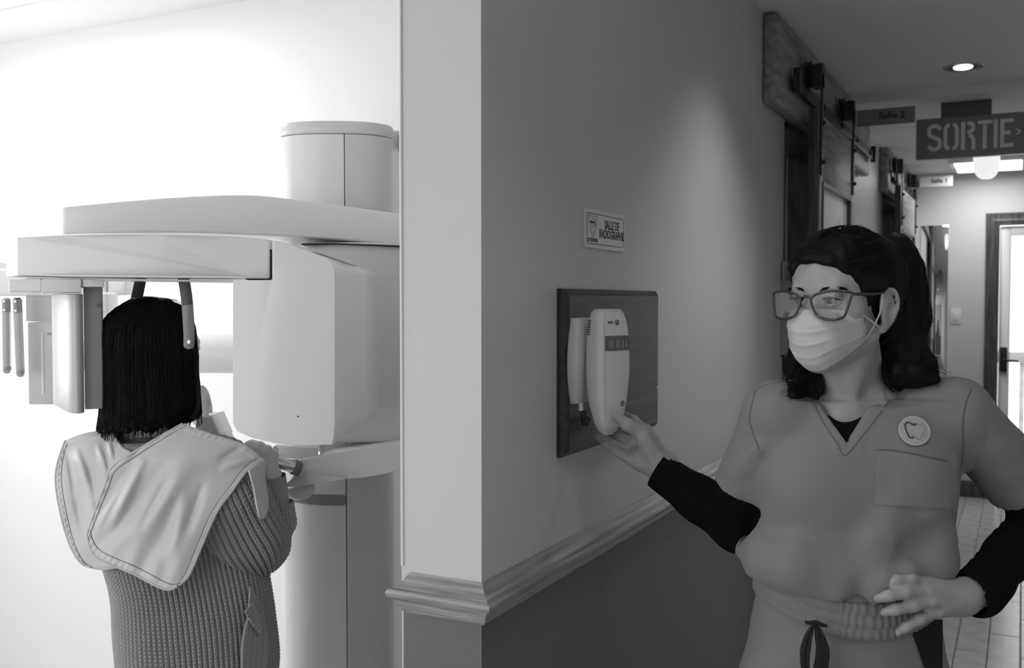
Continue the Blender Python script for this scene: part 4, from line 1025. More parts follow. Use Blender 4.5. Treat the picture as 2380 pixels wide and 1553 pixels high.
hand(fr, wr, 0.0255, [(I_[0], 0.016), (Mi[0], 0.017), (Ri[0], 0.016), (Pi[0], 0.014)], [(T, [0.0195, 0.0150, 0.0125, 0.0100]), (I_, [0.0135, 0.0108, 0.0095, 0.0080]), (Mi, [0.0135, 0.0110, 0.0098, 0.0082]), (Ri, [0.0128, 0.0105, 0.0092, 0.0078]), (Pi, [0.0115, 0.0092, 0.0082, 0.0070])])
fr.cone(lp(1525, 1062, 1.955), lp(1500, 1024, 1.950), 0.020, 0.017, 0.015)
fr.ball(lp(1490, 1068, 1.972), (0.020, 0.014, 0.020), 0.015)
# hand on the hip
wl = lp(2236, 1388, 1.662)
fl_ = Field((wl[0]-0.19, 1.56, wl[2]-0.10), (wl[0]+0.06, 1.76, wl[2]+0.08), 0.0024)
fl_.cone(lp(2275, 1372, 1.668), wl, 0.029, 0.0255, 0.02)
I2 = [lp(2152, 1357, 1.640), lp(2117, 1346, 1.622), lp(2083, 1349, 1.616), lp(2064, 1356, 1.620)]
M2 = [lp(2153, 1374, 1.630), lp(2106, 1377, 1.610), lp(2066, 1385, 1.606), lp(2042, 1391, 1.610)]
R2 = [lp(2164, 1396, 1.630), lp(2122, 1408, 1.612), lp(2082, 1417, 1.606), lp(2058, 1423, 1.610)]
P2 = [lp(2178, 1420, 1.636), lp(2138, 1440, 1.617), lp(2108, 1457, 1.611), lp(2090, 1468, 1.613)]
T2 = [lp(2205, 1372, 1.675), lp(2185, 1352, 1.700), lp(2172, 1345, 1.725), lp(2165, 1342, 1.745)]
hand(fl_, wl, 0.0245, [(I2[0], 0.0145), (M2[0], 0.0150), (R2[0], 0.0148), (P2[0], 0.0135)], [(I2, [0.0125, 0.0102, 0.0090, 0.0074]), (M2, [0.0125, 0.0106, 0.0092, 0.0076]), (R2, [0.0122, 0.0104, 0.0090, 0.0076]), (P2, [0.0110, 0.0090, 0.0078, 0.0066]), (T2, [0.016, 0.013, 0.0115, 0.010])], sq=((0.2, 1, 0), 0.9))
for m_ in (I2[0], M2[0], R2[0], P2[0]):
    fl_.cone(wl+np.array([-0.02, -0.0225, 0.0]), m_+np.array([0, -0.0118, 0]), 0.003, 0.0042, 0.008)
field_obj('body', [f, fr, fl_], M_SKIN, NU, it=2)
# --- nails of the thumb and the resting fingers
M_NAIL = mat('nail', 0.36, 0.25)
for P, r in ((T, 0.0068), (M2, 0.0050), (R2, 0.0050), (P2, 0.0044)):
    d = P[-1]-P[-2]; d /= np.linalg.norm(d); up = np.array([0.1, -1.0, 0.25]); up -= d*np.dot(up, d); up /= np.linalg.norm(up)
    s_ = np.cross(d, up); c = P[-1]+d*0.002
    V = []; n = 10
    for i in range(5):
        for j in range(n):
            x = -1+2*i/4; a = x*0.9; y = -1+2*j/(n-1); rr = (0.0098 if P is T else 0.0074)
            wd = r*(1-0.25*max(0, y)**2)
            V.append(c+d*y*r*1.1+s_*math.sin(a)*wd+up*(rr*0.98-(1-math.cos(a))*wd*0.8))
    F = [(i*n+j, i*n+j+1, (i+1)*n+j+1, (i+1)*n+j) for i in range(4) for j in range(n-1)]
    big_mesh('nail', V, F, M_NAIL, NU)
eyes(H, NU, gaze=(-0.25, -0.05))
# --- black undershirt: arms and neckline
f = Field((0.20, 1.50, 0.92), (1.14, 2.03, 1.40), 0.0046)
torso(f, -0.007)
f.chain([SR, lp(1726, 1131, 1.806), lp(1716, 1224, 1.870), lp(1625, 1160, 1.915), lp(1529, 1093, 1.955)], [0.038, 0.0385, 0.0465, 0.042, 0.0365], 0.02)
EL = lp(2428, 1196, 1.80)
f.chain([SL, lp(2372, 1122, 1.782), EL, lp(2345, 1292, 1.725), lp(2272, 1378, 1.668)], [0.044, 0.045, 0.046, 0.0385, 0.037], 0.025)
f.cone(lp(2300, 1352, 1.69), lp(2277, 1375, 1.672), 0.041, 0.043, 0.012)
for t in np.linspace(0.05, 0.9, 7):          # gathers along the sleeve
    a = lp(2380, 1240, 1.76); b = lp(2280, 1366, 1.675); c = a+(b-a)*t; d = (b-a)/np.linalg.norm(b-a)
    s_ = np.cross(d, (0, 1, 0)); s_ /= np.linalg.norm(s_); f.cone(c-s_*0.040, c+s_*0.040+d*0.01, 0.006, 0.006, 0.012)
for (a, b, r) in ((lp(1541, 1083, 1.960), lp(1480, 1038, 1.985), 0.031), (lp(2262, 1385, 1.664), lp(2205, 1395, 1.64), 0.0335)): f.cone(a, b, r, r, 0.0, 'sub')
def cut_beyond(f, p, d, size=0.09):      # flat end of a tube garment at p, facing d
    d = np.asarray(d, float); d /= np.linalg.norm(d); t = np.cross(d, (0, 0, 1.0)); t /= np.linalg.norm(t); b = np.cross(d, t)
    f.slabbox(np.asarray(p)+d*0.04, (0.04, size, size), np.stack([d, t, b]), op='sub')
cut_beyond(f, lp(1525, 1090, 1.957), np.array([-0.86, 0.28, 0.5]), 0.06)
cut_beyond(f, lp(2252, 1386, 1.660), np.array([-0.93, -0.2, -0.12]), 0.06)
z_n = loc(1965, 980, 1.66)[2]
def neck_hole(P): return np.sqrt((P[..., 0]-lp(1966, 980, 1.70)[0])**2+((P[..., 1]-1.72)*0.8)**2+((P[..., 2]-(z_n+0.082))*1.3)**2)-0.104
f._put(neck_hole, (0.40, 1.54, z_n-0.03), (0.80, 1.90, z_n+0.2), 0.0, 'sub')
field_obj('undershirt', f, M_TEE, NU, it=1)
# --- scrub top
f = Field((0.33, 1.52, 0.93), (1.10, 1.94, 1.40), 0.0038)
torso(f, 0.0)
hR = lp(1721, 1131, 1.805); hL = lp(2372, 1122, 1.782)
f.cone(SR, hR, 0.051, 0.0490, 0.025); f.cone(SL, hL, 0.056, 0.063, 0.03)
dR = (hR-SR)/np.linalg.norm(hR-SR); dL = (hL-SL)/np.linalg.norm(hL-SL)
# cloth bulging over the waist at both sides and bunched at the hand
f.ball(lp(1790, 1297, 1.745), (0.050, 0.085, 0.034), 0.04); f.ball(lp(2150, 1300, 1.72), (0.045, 0.075, 0.030), 0.04)
f.chain(lpts([(2030, 1405, 1.640), (2036, 1376, 1.632), (2060, 1345, 1.628), (2110, 1328, 1.632), (2160, 1318, 1.665)]), [0.006, 0.008, 0.009, 0.010, 0.012], 0.022)
# folds
def fold(pts, r, k=0.02, op='add'): f.chain(lpts([(a, b, c+0.0075) for a, b, c in pts]), [r*0.5]+[r]*(len(pts)-2)+[r*0.4], k, op)
fold([(2205, 1120, 1.662), (2130, 1140, 1.640), (2060, 1170, 1.632)], 0.006, 0.03); fold([(2210, 1150, 1.668), (2150, 1180, 1.645), (2100, 1215, 1.640)], 0.006, 0.03)
fold([(2068, 1200, 1.636), (2040, 1260, 1.635), (2032, 1340, 1.637)], 0.006, 0.05); fold([(1770, 1275, 1.70), (1850, 1290, 1.654), (1950, 1335, 1.639)], 0.004, 0.05)
fold([(1765, 1315, 1.71), (1850, 1335, 1.655), (1940, 1385, 1.638)], 0.004, 0.05)
fold([(2170, 1190, 1.660), (2178, 1250, 1.670), (2150, 1320, 1.662)], 0.004, 0.05)
fold([(2215, 1080, 1.665), (2160, 1100, 1.645), (2090, 1112, 1.628)], 0.005, 0.02)
fold([(2262, 960, 1.69), (2300, 1030, 1.70), (2330, 1110, 1.71)], 0.006, 0.03); fold([(2290, 970, 1.69), (2340, 1040, 1.71), (2375, 1100, 1.72)], 0.005, 0.03)
fold([(1762, 1040, 1.70), (1735, 1075, 1.735), (1705, 1100, 1.755)], 0.005, 0.025)
f.displace(lambda P: 0.0012*vnoise(P, 3, 24.0)+0.0004*vnoise(P, 5, 70.0))
# hem
uc = lp(1965, 1430, 1.64)[0]; zc = lp(1965, 1434, 1.632)[2]
def hem(P):
    du = P[..., 0]-uc; zh = zc+np.where(du < 0, 0.040*(np.abs(du)/0.155)**1.7, 0.030*(np.abs(du)/0.155)**1.3)+0.05*np.clip((P[..., 1]-1.66)/0.1, 0, 1)*0.5
    return (P[..., 2]-zh)
f._put(hem, (0.33, 1.5, 0.90), (1.1, 1.95, 1.04), 0.0, 'sub')
# openings: sleeves, waist, V neck
cut_beyond(f, hR, dR, 0.075); cut_beyond(f, hL, dL, 0.085)
f.cone(hR-dR*0.012, hR+dR*0.05, 0.0405, 0.0405, 0.0, 'sub'); f.cone(hL-dL*0.015, hL+dL*0.05, 0.054, 0.054, 0.0, 'sub')
Vp = [(1030, 1963, 1967), (1018, 1958, 1972), (985, 1938, 1998), (950, 1921, 2026), (915, 1909, 2052), (880, 1900, 2078), (840, 1888, 2105)]
vz = np.array([loc(1960, p[0], 1.662)[2] for p in Vp]); vl = np.array([loc(p[1], p[0], 1.662)[0] for p in Vp]); vr = np.array([loc(p[2], p[0], 1.662)[0] for p in Vp])
o_ = np.argsort(vz)
def vneck(P):
    l = np.interp(P[..., 2], vz[o_], vl[o_]); r = np.interp(P[..., 2], vz[o_], vr[o_])
    return np.maximum.reduce([(l-P[..., 0])*0.8, (P[..., 0]-r)*0.8, vz[0]-P[..., 2], P[..., 1]-1.752])
def band(P):                                 # neckband stands slightly proud
    d = vneck(P); return np.where((d > 0) & (d < 0.0185) & (P[:, 1] < 1.74), -0.0018, 0.0)
f.displace(band)
f._put(vneck, (vl.min()-0.02, 1.5, vz[0]-0.01), (vr.max()+0.02, 1.76, 1.42), 0.0, 'sub')
f.cone((NK[0]-0.005, 1.775, NK[2]-0.06), (NK[0]-0.01, 1.765, NK[2]+0.12), 0.058, 0.066, 0.0, 'sub')
top_obj = field_obj('scrub_top', f, M_SCRUB, NU, it=1)
BV = bvh_of(top_obj)
M_SEAM = mat('scrub_seam', 0.12, 0.9)
# badge with tooth emblem
bx, by, br = 2123, 1003, 35
rows = []
for i in range(7):
    r = br*i/6; rows.append([(bx+r*math.cos(a)*1.0, by+r*math.sin(a)*0.93+r*math.cos(a)*0.10) for a in np.linspace(0, 2*math.pi, 29)])
rows[0] = [(bx+0.3*math.cos(a), by+0.3*math.sin(a)) for a in np.linspace(0, 2*math.pi, 29)]
bd = drape('badge', BV, rows, 0.0022, mat('pale_badge', 0.42, 0.6), NU, 0.0016)
bd['label'] = 'pale round badge with a tooth outline'
Z4 = lambda x, y: (2030+x*200/1941, 930+y*160/1553)
drape_line('badge_mark', BV, [Z4(938, 555), (Z4(890, 575)), Z4(830, 560), Z4(770, 525), Z4(700, 560), Z4(700, 640), Z4(740, 760), Z4(790, 850), Z4(840, 875), Z4(880, 850)], 0.0042, 0.0011, M_PRINT, bd)
drape_line('badge_line', BV, [Z4(820, 585), Z4(880, 605), Z4(950, 585), Z4(1040, 570), Z4(1110, 590), Z4(1130, 650), Z4(1090, 760), Z4(1040, 870), Z4(985, 890), Z4(930, 850), Z4(860, 790)], 0.0040, 0.0005, M_GREYPL, bd)
drape_line('badge_rim', BV, [(bx+br*math.cos(a), by+br*math.sin(a)*0.93+br*math.cos(a)*0.10) for a in np.linspace(0, 2*math.pi, 24)], 0.0034, 0.0009, mat('badge_rim', 0.6, 0.6), bd, sub=3)
# chest pocket
g = []
for i in range(8):
    t = i/7; row = []
    for j in range(14):
        s_ = j/13; xt = 2036+s_*164; yt = 1047+s_*26+4*math.sin(s_*3.1)*-1; yb = 1172+s_*10; row.append((xt+t*(-4+8*s_), yt+(yb-yt)*t))
    g.append(row)
drape('pocket', BV, g, 0.0008, M_SCRUB, NU, 0.0016)
drape_line('pocket_seam', BV, [(2036, 1046), (2075, 1048), (2120, 1056), (2165, 1066), (2200, 1072)], 0.0028, 0.0007, M_SEAM, NU)
drape_line('shoulder_seam', BV, [(1842, 884), (1800, 890), (1760, 903)], 0.0004, 0.0007, M_SEAM, NU)
drape_line('armhole_seam', BV, [(1757, 905), (1748, 940), (1742, 975), (1752, 1010), (1764, 1045)], 0.0004, 0.0008, M_SEAM, NU)
drape_line('armhole_seam', BV, [(2258, 902), (2244, 940), (2237, 990), (2238, 1040), (2233, 1095)], 0.0004, 0.0009, M_SEAM, NU)
drape_line('neckband_seam', BV, [(1872, 890), (1892, 940), (1915, 985), (1945, 1030), (1965, 1058), (2005, 1012), (2050, 955), (2085, 905)], 0.0003, 0.0007, M_SEAM, NU)
# --- trousers: waist, hips, legs
f = Field((NB[0]-0.24, 1.56, 0.02), (NB[0]+0.24, 1.95, 1.06), 0.0055)
pc = lp(1968, 1440, 1.75)[0]
f.rings([(0.70, pc, 1.758, 0.172, 0.118), (0.80, pc, 1.758, 0.174, 0.124), (0.90, pc, 1.757, 0.168, 0.124), (0.96, pc, 1.755, 0.160, 0.116), (1.03, pc, 1.755, 0.150, 0.108)], power=2.3)
for sg in (-1, 1):
    f.chain([(pc+0.085*sg, 1.758, 0.80), (pc+0.095*sg, 1.745, 0.46), (pc+0.10*sg, 1.775, 0.075)], [0.092, 0.072, 0.062], 0.04)
    f.slabbox((pc+0.10*sg, 1.775, 0.02), (0.12, 0.12, 0.05), op='sub')
f.displace(lambda P: 0.002*vnoise(P, 11, 24.0))
tr_obj = field_obj('trousers', f, M_SCRUB, NU, it=1); BT = bvh_of(tr_obj)
# gathered waistband in three channels
n = 420; rowsV = []
prof = [(0.0, 0.000), (0.02, 0.005), (0.16, 0.0058), (0.30, 0.005), (0.335, 0.0036), (0.37, 0.005), (0.50, 0.0060), (0.63, 0.005), (0.665, 0.0036), (0.70, 0.005), (0.84, 0.0058), (0.975, 0.005), (1.0, 0.0)]
rr_ = np.random.default_rng(4); gph = np.cumsum(rr_.uniform(0.75, 1.25, n)); gph *= 2*math.pi*96/gph[-1]
V = []
for (t, off) in prof:
    for j in range(n):
        th = 2*math.pi*j/n; c, s_ = math.cos(th), math.sin(th)
        side = abs(c)**1.5*0.045+0.02*(s_ > 0)*s_
        z = 0.934+side+(1-t)*0.062
        ru, rw = np.interp(z, [0.90, 0.96, 1.03], [0.168, 0.160, 0.150]), np.interp(z, [0.90, 0.96, 1.03], [0.124, 0.117, 0.108])
        ex_ = 2/2.3; gath = 0.0012*math.sin(gph[j]+2.1*math.floor(t*3))*(1 if 0 < t < 1 else 0)*(0.25 if (1.15 < (th/math.pi) < 1.42) else 1.0)
        V.append((pc+(ru+off+gath)*math.copysign(abs(c)**ex_, c), 1.756+(rw+off+gath)*math.copysign(abs(s_)**ex_, s_), z))
F = [(i*n+j, i*n+(j+1) % n, (i+1)*n+(j+1) % n, (i+1)*n+j) for i in range(len(prof)-1) for j in range(n)]
wb = big_mesh('waistband', V, F, M_SCRUB, NU); BW = bvh_of(wb)
# black patch laid over one side of the trousers
g = []
for i in range(10):
    y = 1440+i*22; row = []
    for j in range(8):
        x0 = 2108+i*7.5; row.append((x0+(2186-x0)*j/7, y))
    g.append(row)
drape('side_patch', BT, g, 0.0022, mat('black_side_patch', 0.012, 0.9), NU, 0.0015)
# drawstring
kp, kn = cast(BW, 1895, 1449)
M_TIE = mat('black_tie', 0.012, 0.8)
kq = [cast(BW, x, y)[0]-D_*0.003 for x, y in ((1870, 1444), (1876, 1447), (1895, 1446), (1912, 1452), (1921, 1454))]
tube('drawstring_loop', kq, [0.0025, 0.003, 0.0045, 0.003, 0.0025], M_TIE, NU, 8)
for (path, wd) in (([(1893, 1447), (1880, 1475), (1872, 1510), (1871, 1545), (1876, 1580), (1872, 1620)], [4, 20, 26, 22, 15, 3]), ([(1897, 1447), (1905, 1478), (1912, 1512), (1908, 1550), (1900, 1590), (1902, 1640)], [5, 24, 33, 36, 24, 4])):
    P = catmull(path, 4); ww = np.interp(np.linspace(0, len(path)-1, len(P)), range(len(wd)), wd); loops = []
    for i, (x, y) in enumerate(P):
        wq = 1.612-0.006*math.sin(i/len(P)*3.1); c = lp(x, y, wq); hw_ = ww[i]/2*wq/FPX
        loops.append([uwz(c[0]-hw_, wq, c[2]), uwz(c[0]-hw_*0.3, wq-0.003, c[2]), uwz(c[0]+hw_*0.2, wq-0.0015, c[2]), uwz(c[0]+hw_*0.7, wq-0.0035, c[2]), uwz(c[0]+hw_, wq, c[2]), uwz(c[0], wq+0.002, c[2])])
    loft('drawstring_end', loops, M_TIE, NU, smooth=True)
for sg in (-1, 1):
    f = Field((pc+0.10*sg-0.07, 1.55, -0.02), (pc+0.10*sg+0.07, 1.90, 0.14), 0.005)
    f.chain([(pc+0.10*sg, 1.79, 0.05), (pc+0.105*sg, 1.68, 0.035), (pc+0.11*sg, 1.60, 0.028)], [0.048, 0.042, 0.034], 0.03); f.cone((pc+0.10*sg, 1.785, 0.05), (pc+0.10*sg, 1.78, 0.11), 0.045, 0.042, 0.02)
    f.slabbox((pc+0.1*sg, 1.7, -0.05), (0.2, 0.3, 0.05), op='sub')
    field_obj('shoe', f, M_PLASTIC2, NU, it=1)
# --- hair: swept back, half gathered, wavy ends on the shoulders
f = Field((0.40, 1.54, 1.24), (0.80, 1.95, 1.66), 0.0038)
f.ball(H(0, -0.022, 0.036), (0.081, 0.102, 0.090), 0.0, A=H.A); f.ball(H(0.0, 0.030, 0.062), (0.062, 0.052, 0.044), 0.03, A=H.A)
f.ball(H(0.030, -0.060, 0.040), (0.055, 0.060, 0.070), 0.03, A=H.A); f.ball(lp(2085, 612, 1.80), (0.036, 0.05, 0.055), 0.02)
f.ball(H(0.0, -0.09, -0.02), (0.062, 0.045, 0.07), 0.03, A=H.A)
fc = Field(f.lo, f.lo+f.h*(f.n-1), f.h)
f.ball(H(0, 0.108, -0.034), (0.094, 0.090, 0.105), 0.012, 'sub', H.A)
for sg in (1, -1): f.ball(H(0.088*sg, 0.018, -0.045), (0.034, 0.040, 0.052), 0.01, 'sub', H.A)
f.ball(H(0.098, -0.010, -0.012), (0.030, 0.034, 0.040), 0.008, 'sub', H.A)
f.chain([H(-0.066, 0.040, 0.040), H(-0.045, 0.070, 0.060), H(-0.012, 0.083, 0.072), H(0.024, 0.078, 0.066), H(0.050, 0.058, 0.046), H(0.066, 0.034, 0.026), H(0.078, 0.004, 0.026)], [0.006, 0.007, 0.0075, 0.008, 0.009, 0.010, 0.012], 0.012)
LOCKS = []
def lock(pts, r, k=0.016): f.chain([lp(*p) for p in pts], r, k); LOCKS.append((np.array([lp(*p) for p in pts]), np.array(r)))
lock([(2100, 640, 1.80), (2112, 720, 1.81), (2098, 800, 1.80), (2085, 850, 1.76), (2120, 872, 1.725), (2175, 882, 1.70)], [0.036, 0.034, 0.034, 0.036, 0.024, 0.006])
lock([(2085, 660, 1.80), (2072, 760, 1.79), (2068, 830, 1.77), (2078, 870, 1.72), (2092, 905, 1.690)], [0.034, 0.030, 0.028, 0.016, 0.004])
lock([(2110, 690, 1.81), (2135, 740, 1.81), (2128, 790, 1.80), (2150, 840, 1.78), (2170, 872, 1.74)], [0.020, 0.018, 0.014, 0.016, 0.008])
lock([(2060, 740, 1.80), (2000, 820, 1.82), (1960, 870, 1.82)], [0.03, 0.03, 0.02])
lock([(1900, 780, 1.80), (1868, 850, 1.77), (1868, 890, 1.72), (1850, 918, 1.685)], [0.032, 0.030, 0.022, 0.006])
lock([(1890, 820, 1.79), (1885, 880, 1.74), (1888, 905, 1.70), (1900, 925, 1.672)], [0.026, 0.018, 0.008, 0.003])
lock([(1862, 810, 1.77), (1848, 850, 1.76), (1852, 890, 1.72), (1835, 920, 1.69)], [0.018, 0.016, 0.012, 0.003])
f.displace(lambda P: 0.0022*vnoise(P, 21, 130.0, dirs=(1, 1, 0.25)))
field_obj('hair', f, M_HAIR, NU, it=1)
strands = []
rs = np.random.default_rng(31)
def curl(pts, r, n=6, jit=0.004, rep=1, ends=None):
    for _ in range(rep):
        P = np.array([lp(*p) for p in pts]); o_s = rs.normal(0, jit*1.3, 3); P = P+o_s[None]*np.linspace(0.8, 1.0, len(P))[:, None]+rs.normal(0, jit*0.18, P.shape)
        C = catmull(P, n); rad = np.linspace(r*0.7, r*0.12, len(C)); C = C[:len(C)-rs.integers(0, len(C)//4)]; rad = rad[:len(C)]; strands.append((uwz_arr(C), rad))
curl([(2100, 620, 1.80), (2126, 660, 1.80), (2132, 700, 1.80), (2122, 740, 1.79)], 0.0009, rep=10, jit=0.005)
curl([(2105, 690, 1.80), (2140, 745, 1.79), (2160, 745, 1.79), (2135, 770, 1.79), (2120, 800, 1.79)], 0.0010, rep=16, jit=0.005)
curl([(2110, 720, 1.80), (2125, 770, 1.79), (2105, 800, 1.77), (2128, 815, 1.77), (2110, 850, 1.75)], 0.0013, rep=18, jit=0.005)
curl([(2090, 800, 1.78), (2120, 850, 1.74), (2160, 868, 1.70), (2190, 885, 1.69)], 0.0010, rep=40, jit=0.006)
curl([(2110, 820, 1.79), (2150, 850, 1.76), (2180, 870, 1.74), (2205, 885, 1.73)], 0.0008, rep=14, jit=0.007)
curl([(2060, 820, 1.76), (2058, 870, 1.70), (2075, 905, 1.685), (2098, 912, 1.68)], 0.0014, rep=22, jit=0.004)
curl([(1880, 820, 1.76), (1855, 870, 1.72), (1850, 905, 1.69), (1815, 920, 1.685)], 0.0011, rep=30, jit=0.006)
curl([(1885, 840, 1.76), (1880, 890, 1.70), (1885, 915, 1.675), (1905, 925, 1.668)], 0.0011, rep=20, jit=0.005)
for Pk, Rk in LOCKS:       # strands lying on every lock
    C0 = catmull(Pk, 6); R0 = np.interp(np.linspace(0, len(Rk)-1, len(C0)), range(len(Rk)), Rk)
    Tn = np.gradient(C0, axis=0); Tn /= np.linalg.norm(Tn, axis=1)[:, None]
    N0 = np.cross(Tn, (0.3, 1.0, 0.2)); N0 /= np.linalg.norm(N0, axis=1)[:, None]; B0 = np.cross(Tn, N0)
    for _ in range(110):
        ph = rs.uniform(0, 6.28)+0.5*np.sin(np.linspace(0, 3, len(C0))+rs.uniform(0, 6))*rs.uniform(0, 0.6)
        a0 = rs.integers(0, len(C0)//3); rr0 = R0*rs.uniform(0.97, 1.06)+0.0008
        Q = C0+N0*(np.cos(ph)*rr0)[:, None]+B0*(np.sin(ph)*rr0)[:, None]
        strands.append((uwz_arr(Q[a0:]), np.linspace(0.0007, 0.0004, len(C0)-a0)))
for _ in range(130):       # combed lines over the crown
    th = rs.uniform(-0.9, 1.5); P = []
    for t in np.linspace(0, 1, 7):
        a = 0.25+t*1.7; x = math.sin(th)*math.sin(a)*0.084*(1-0.1*t); y = 0.072-0.17*t; zq = 0.036+0.094*math.cos(th*0.95)*math.sqrt(max(0.02, 1-((y+0.02)/0.112)**2))
        P.append(H(math.sin(th)*0.084*math.sqrt(max(0.05, 1-((y+0.02)/0.115)**2)), y, zq)+rs.normal(0, 0.0012, 3))
    C = catmull(P, 3); strands.append((uwz_arr(C), np.linspace(0.0005, 0.0004, len(C))))
for _ in range(26):        # flyaways
    th = rs.uniform(-0.6, 1.3); y = rs.uniform(-0.09, 0.06); b0 = H(math.sin(th)*0.082, y, 0.036+0.088*math.cos(th)*math.sqrt(max(0.05, 1-((y+0.02)/0.115)**2)))
    d = H.z*0.5+H.x*math.sin(th)*0.5-H.y*rs.uniform(0.4, 1.2)+rs.normal(0, 0.4, 3); P = [b0, b0+d*0.006+H.z*0.002, b0+d*0.012+H.z*0.001, b0+d*0.018-H.z*0.003]
    C = catmull(P, 4); strands.append((uwz_arr(C), 0.00018))
tag(tubes('hair_strands', strands, M_HAIR, NU, 4), kind='stuff')
brows = []
for sg in (-1, 1):
    for k in range(26):
        t = k/25; c = H((0.014+0.036*t)*sg, 0.0925-0.016*t*t, 0.0170+0.004*math.sin(t*2.6)+0.0012*(k % 3-1)); d = H.x*sg*0.006+H.z*(0.003-0.004*t)
        brows.append((uwz_arr([c, c+d*0.6, c+d-H.y*0.001]), [0.0011, 0.0010, 0.0004]))
for sg in (-1, 1):
    Pl = catmull([H(0.018*sg, 0.0862, 0.0005), H(0.024*sg, 0.0915, 0.0042), H(0.036*sg, 0.0905, 0.0045), H(0.0475*sg, 0.080, 0.0)], 5)
    brows.append((uwz_arr(Pl), 0.0011))
    for k in range(14):
        q = Pl[1+k]; d = H.y*0.004+H.z*0.0015+H.x*sg*0.003*(k-5)/8; brows.append((uwz_arr([q, q+d*0.5, q+d+H.z*0.0015]), [0.0005, 0.0004, 0.0002]))
tag(tubes('eyebrows', brows, M_HAIR, NU, 4), kind='stuff')
# --- face mask
ns, nt_ = 41, 46; V = []
for i in range(nt_):
    t = i/(nt_-1)
    yc_ = np.interp(t, [0, 0.10, 0.28, 0.5, 0.72, 0.88, 1.0], [0.1015, 0.108, 0.1185, 0.118, 0.1115, 0.100, 0.080])
    for j in range(ns):
        s_ = -1+2*j/(ns-1); a = abs(s_)
        zt0 = -0.013-0.007*a**2; zb0 = -0.119+0.052*a**1.9; z = zt0+(zb0-zt0)*t
        side_y = 0.046-0.012*t
        y = side_y+(yc_-side_y)*(1-a**2.6)
        x = s_*(0.0635+0.004*math.sin(math.pi*t))
        saw = 0
        for pt in (0.36, 0.56, 0.76):
            d = t-pt-0.03*(1-a); saw += 0.0042*max(0, 1-abs(d)/0.05)*(1 if d < 0 else 0.15)*(1-0.4*a)
        wob = 0.0011*math.sin(7*s_+5*t)+0.0009*math.sin(15*t-4*s_)
        V.append(H(x, y+saw+wob, z))
V = np.array(V); F = [(i*ns+j, i*ns+j+1, (i+1)*ns+j+1, (i+1)*ns+j) for i in range(nt_-1) for j in range(ns-1)]
mk = big_mesh('face_mask', V, F, M_MASKM, NU); md = mk.modifiers.new('thick', 'SOLIDIFY'); md.thickness = 0.0012
Vg = V.reshape(nt_, ns, 3)
M_STITCH = mat('mask_stitch', 0.2, 0.8); M_LOOP = mat('white_elastic', 0.62, 0.8)
for (ti, j0, j1) in ((3, 1, 39), (7, 1, 39)):
    st = [(uwz_arr(np.array([Vg[ti, j], Vg[ti, j]*0.4+Vg[ti, j+1]*0.6])+H.y*0.0008+H.x*0.0004), 0.0004) for j in range(j0, j1)]
    tag(tubes('mask_stitching', st, M_STITCH, mk, 4), kind='stuff')
for sg, j in ((1, ns-1), (-1, 0)):
    a = Vg[2, j]; b = Vg[nt_-3, j]
    e_top = H(0.0785*sg, 0.000, 0.020); e_back = H(0.070*sg, -0.022, 0.0); e_bot = H(0.068*sg, -0.016, -0.044)
    tube('ear_loop', uwz_arr(catmull([b, H(0.066*sg, 0.022, -0.055), H(0.0775*sg, 0.009, -0.020), e_top, e_back, e_bot, H(0.073*sg, 0.012, -0.040), a], 6)), 0.0013, M_LOOP, mk, 6)
# --- glasses
M_FRAME = mat('dark_tortoise_frame', 0.035, 0.2, coat=0.4)
def lens_outline(sg):
    P = [(0.0095, 0.1085, 0.002), (0.012, 0.1085, -0.010), (0.020, 0.108, -0.024), (0.034, 0.106, -0.0305), (0.050, 0.103, -0.0305), (0.062, 0.098, -0.026), (0.0665, 0.0945, -0.012), (0.0705, 0.0905, 0.006), (0.071, 0.0900, 0.0125), (0.060, 0.0965, 0.0150), (0.042, 0.103, 0.0155), (0.026, 0.1065, 0.0125), (0.015, 0.108, 0.0085)]
    return [H(x*sg, y+0.0045, z) for x, y, z in P]
first = None
for sg in (-1, 1):
    C = catmull(lens_outline(sg), 5, closed=True); Cc = np.concatenate([C, C[:2]])
    Vt, Ft = tube_arrays(uwz_arr(Cc), 0.0022, 8); o = from_arrays('glasses_rim', Vt, Ft, M_FRAME, NU)
    cen = C.mean(0); Vl = np.concatenate([[cen], C]); Fl = [(0, 1+i, 1+(i+1) % len(C)) for i in range(len(C))]
    me_l = big_mesh('lens', Vl, Fl, thin_glass('spectacle_lens'), o)
    hinge = H(0.0715*sg, 0.090, 0.0105)
    tube('glasses_temple', uwz_arr(catmull([hinge, H(0.0765*sg, 0.078, 0.0105), H(0.0785*sg, 0.03, 0.0115), H(0.079*sg, -0.006, 0.0125), H(0.077*sg, -0.030, 0.0), H(0.072*sg, -0.042, -0.022)], 5)), [0.0026]*12+[0.0022]*14, M_FRAME, o, 8)
tube('glasses_bridge', uwz_arr(catmull([H(-0.0105, 0.1085, 0.004), H(0, 0.1115, 0.0068), H(0.0105, 0.1085, 0.004)], 5)), 0.0024, M_FRAME, NU, 8)
for k, (a, z) in enumerate(((0.0825, -0.044), (0.083, -0.0435))):
    lathe('earring', [(0.0004, -0.0018), (0.0015, -0.0012), (0.0018, 0), (0.0015, 0.0012), (0.0004, 0.0018)], uwz(*H(a-0.002, -0.004-0.010*k, z)), R_, M_CHROME, NU, 10)
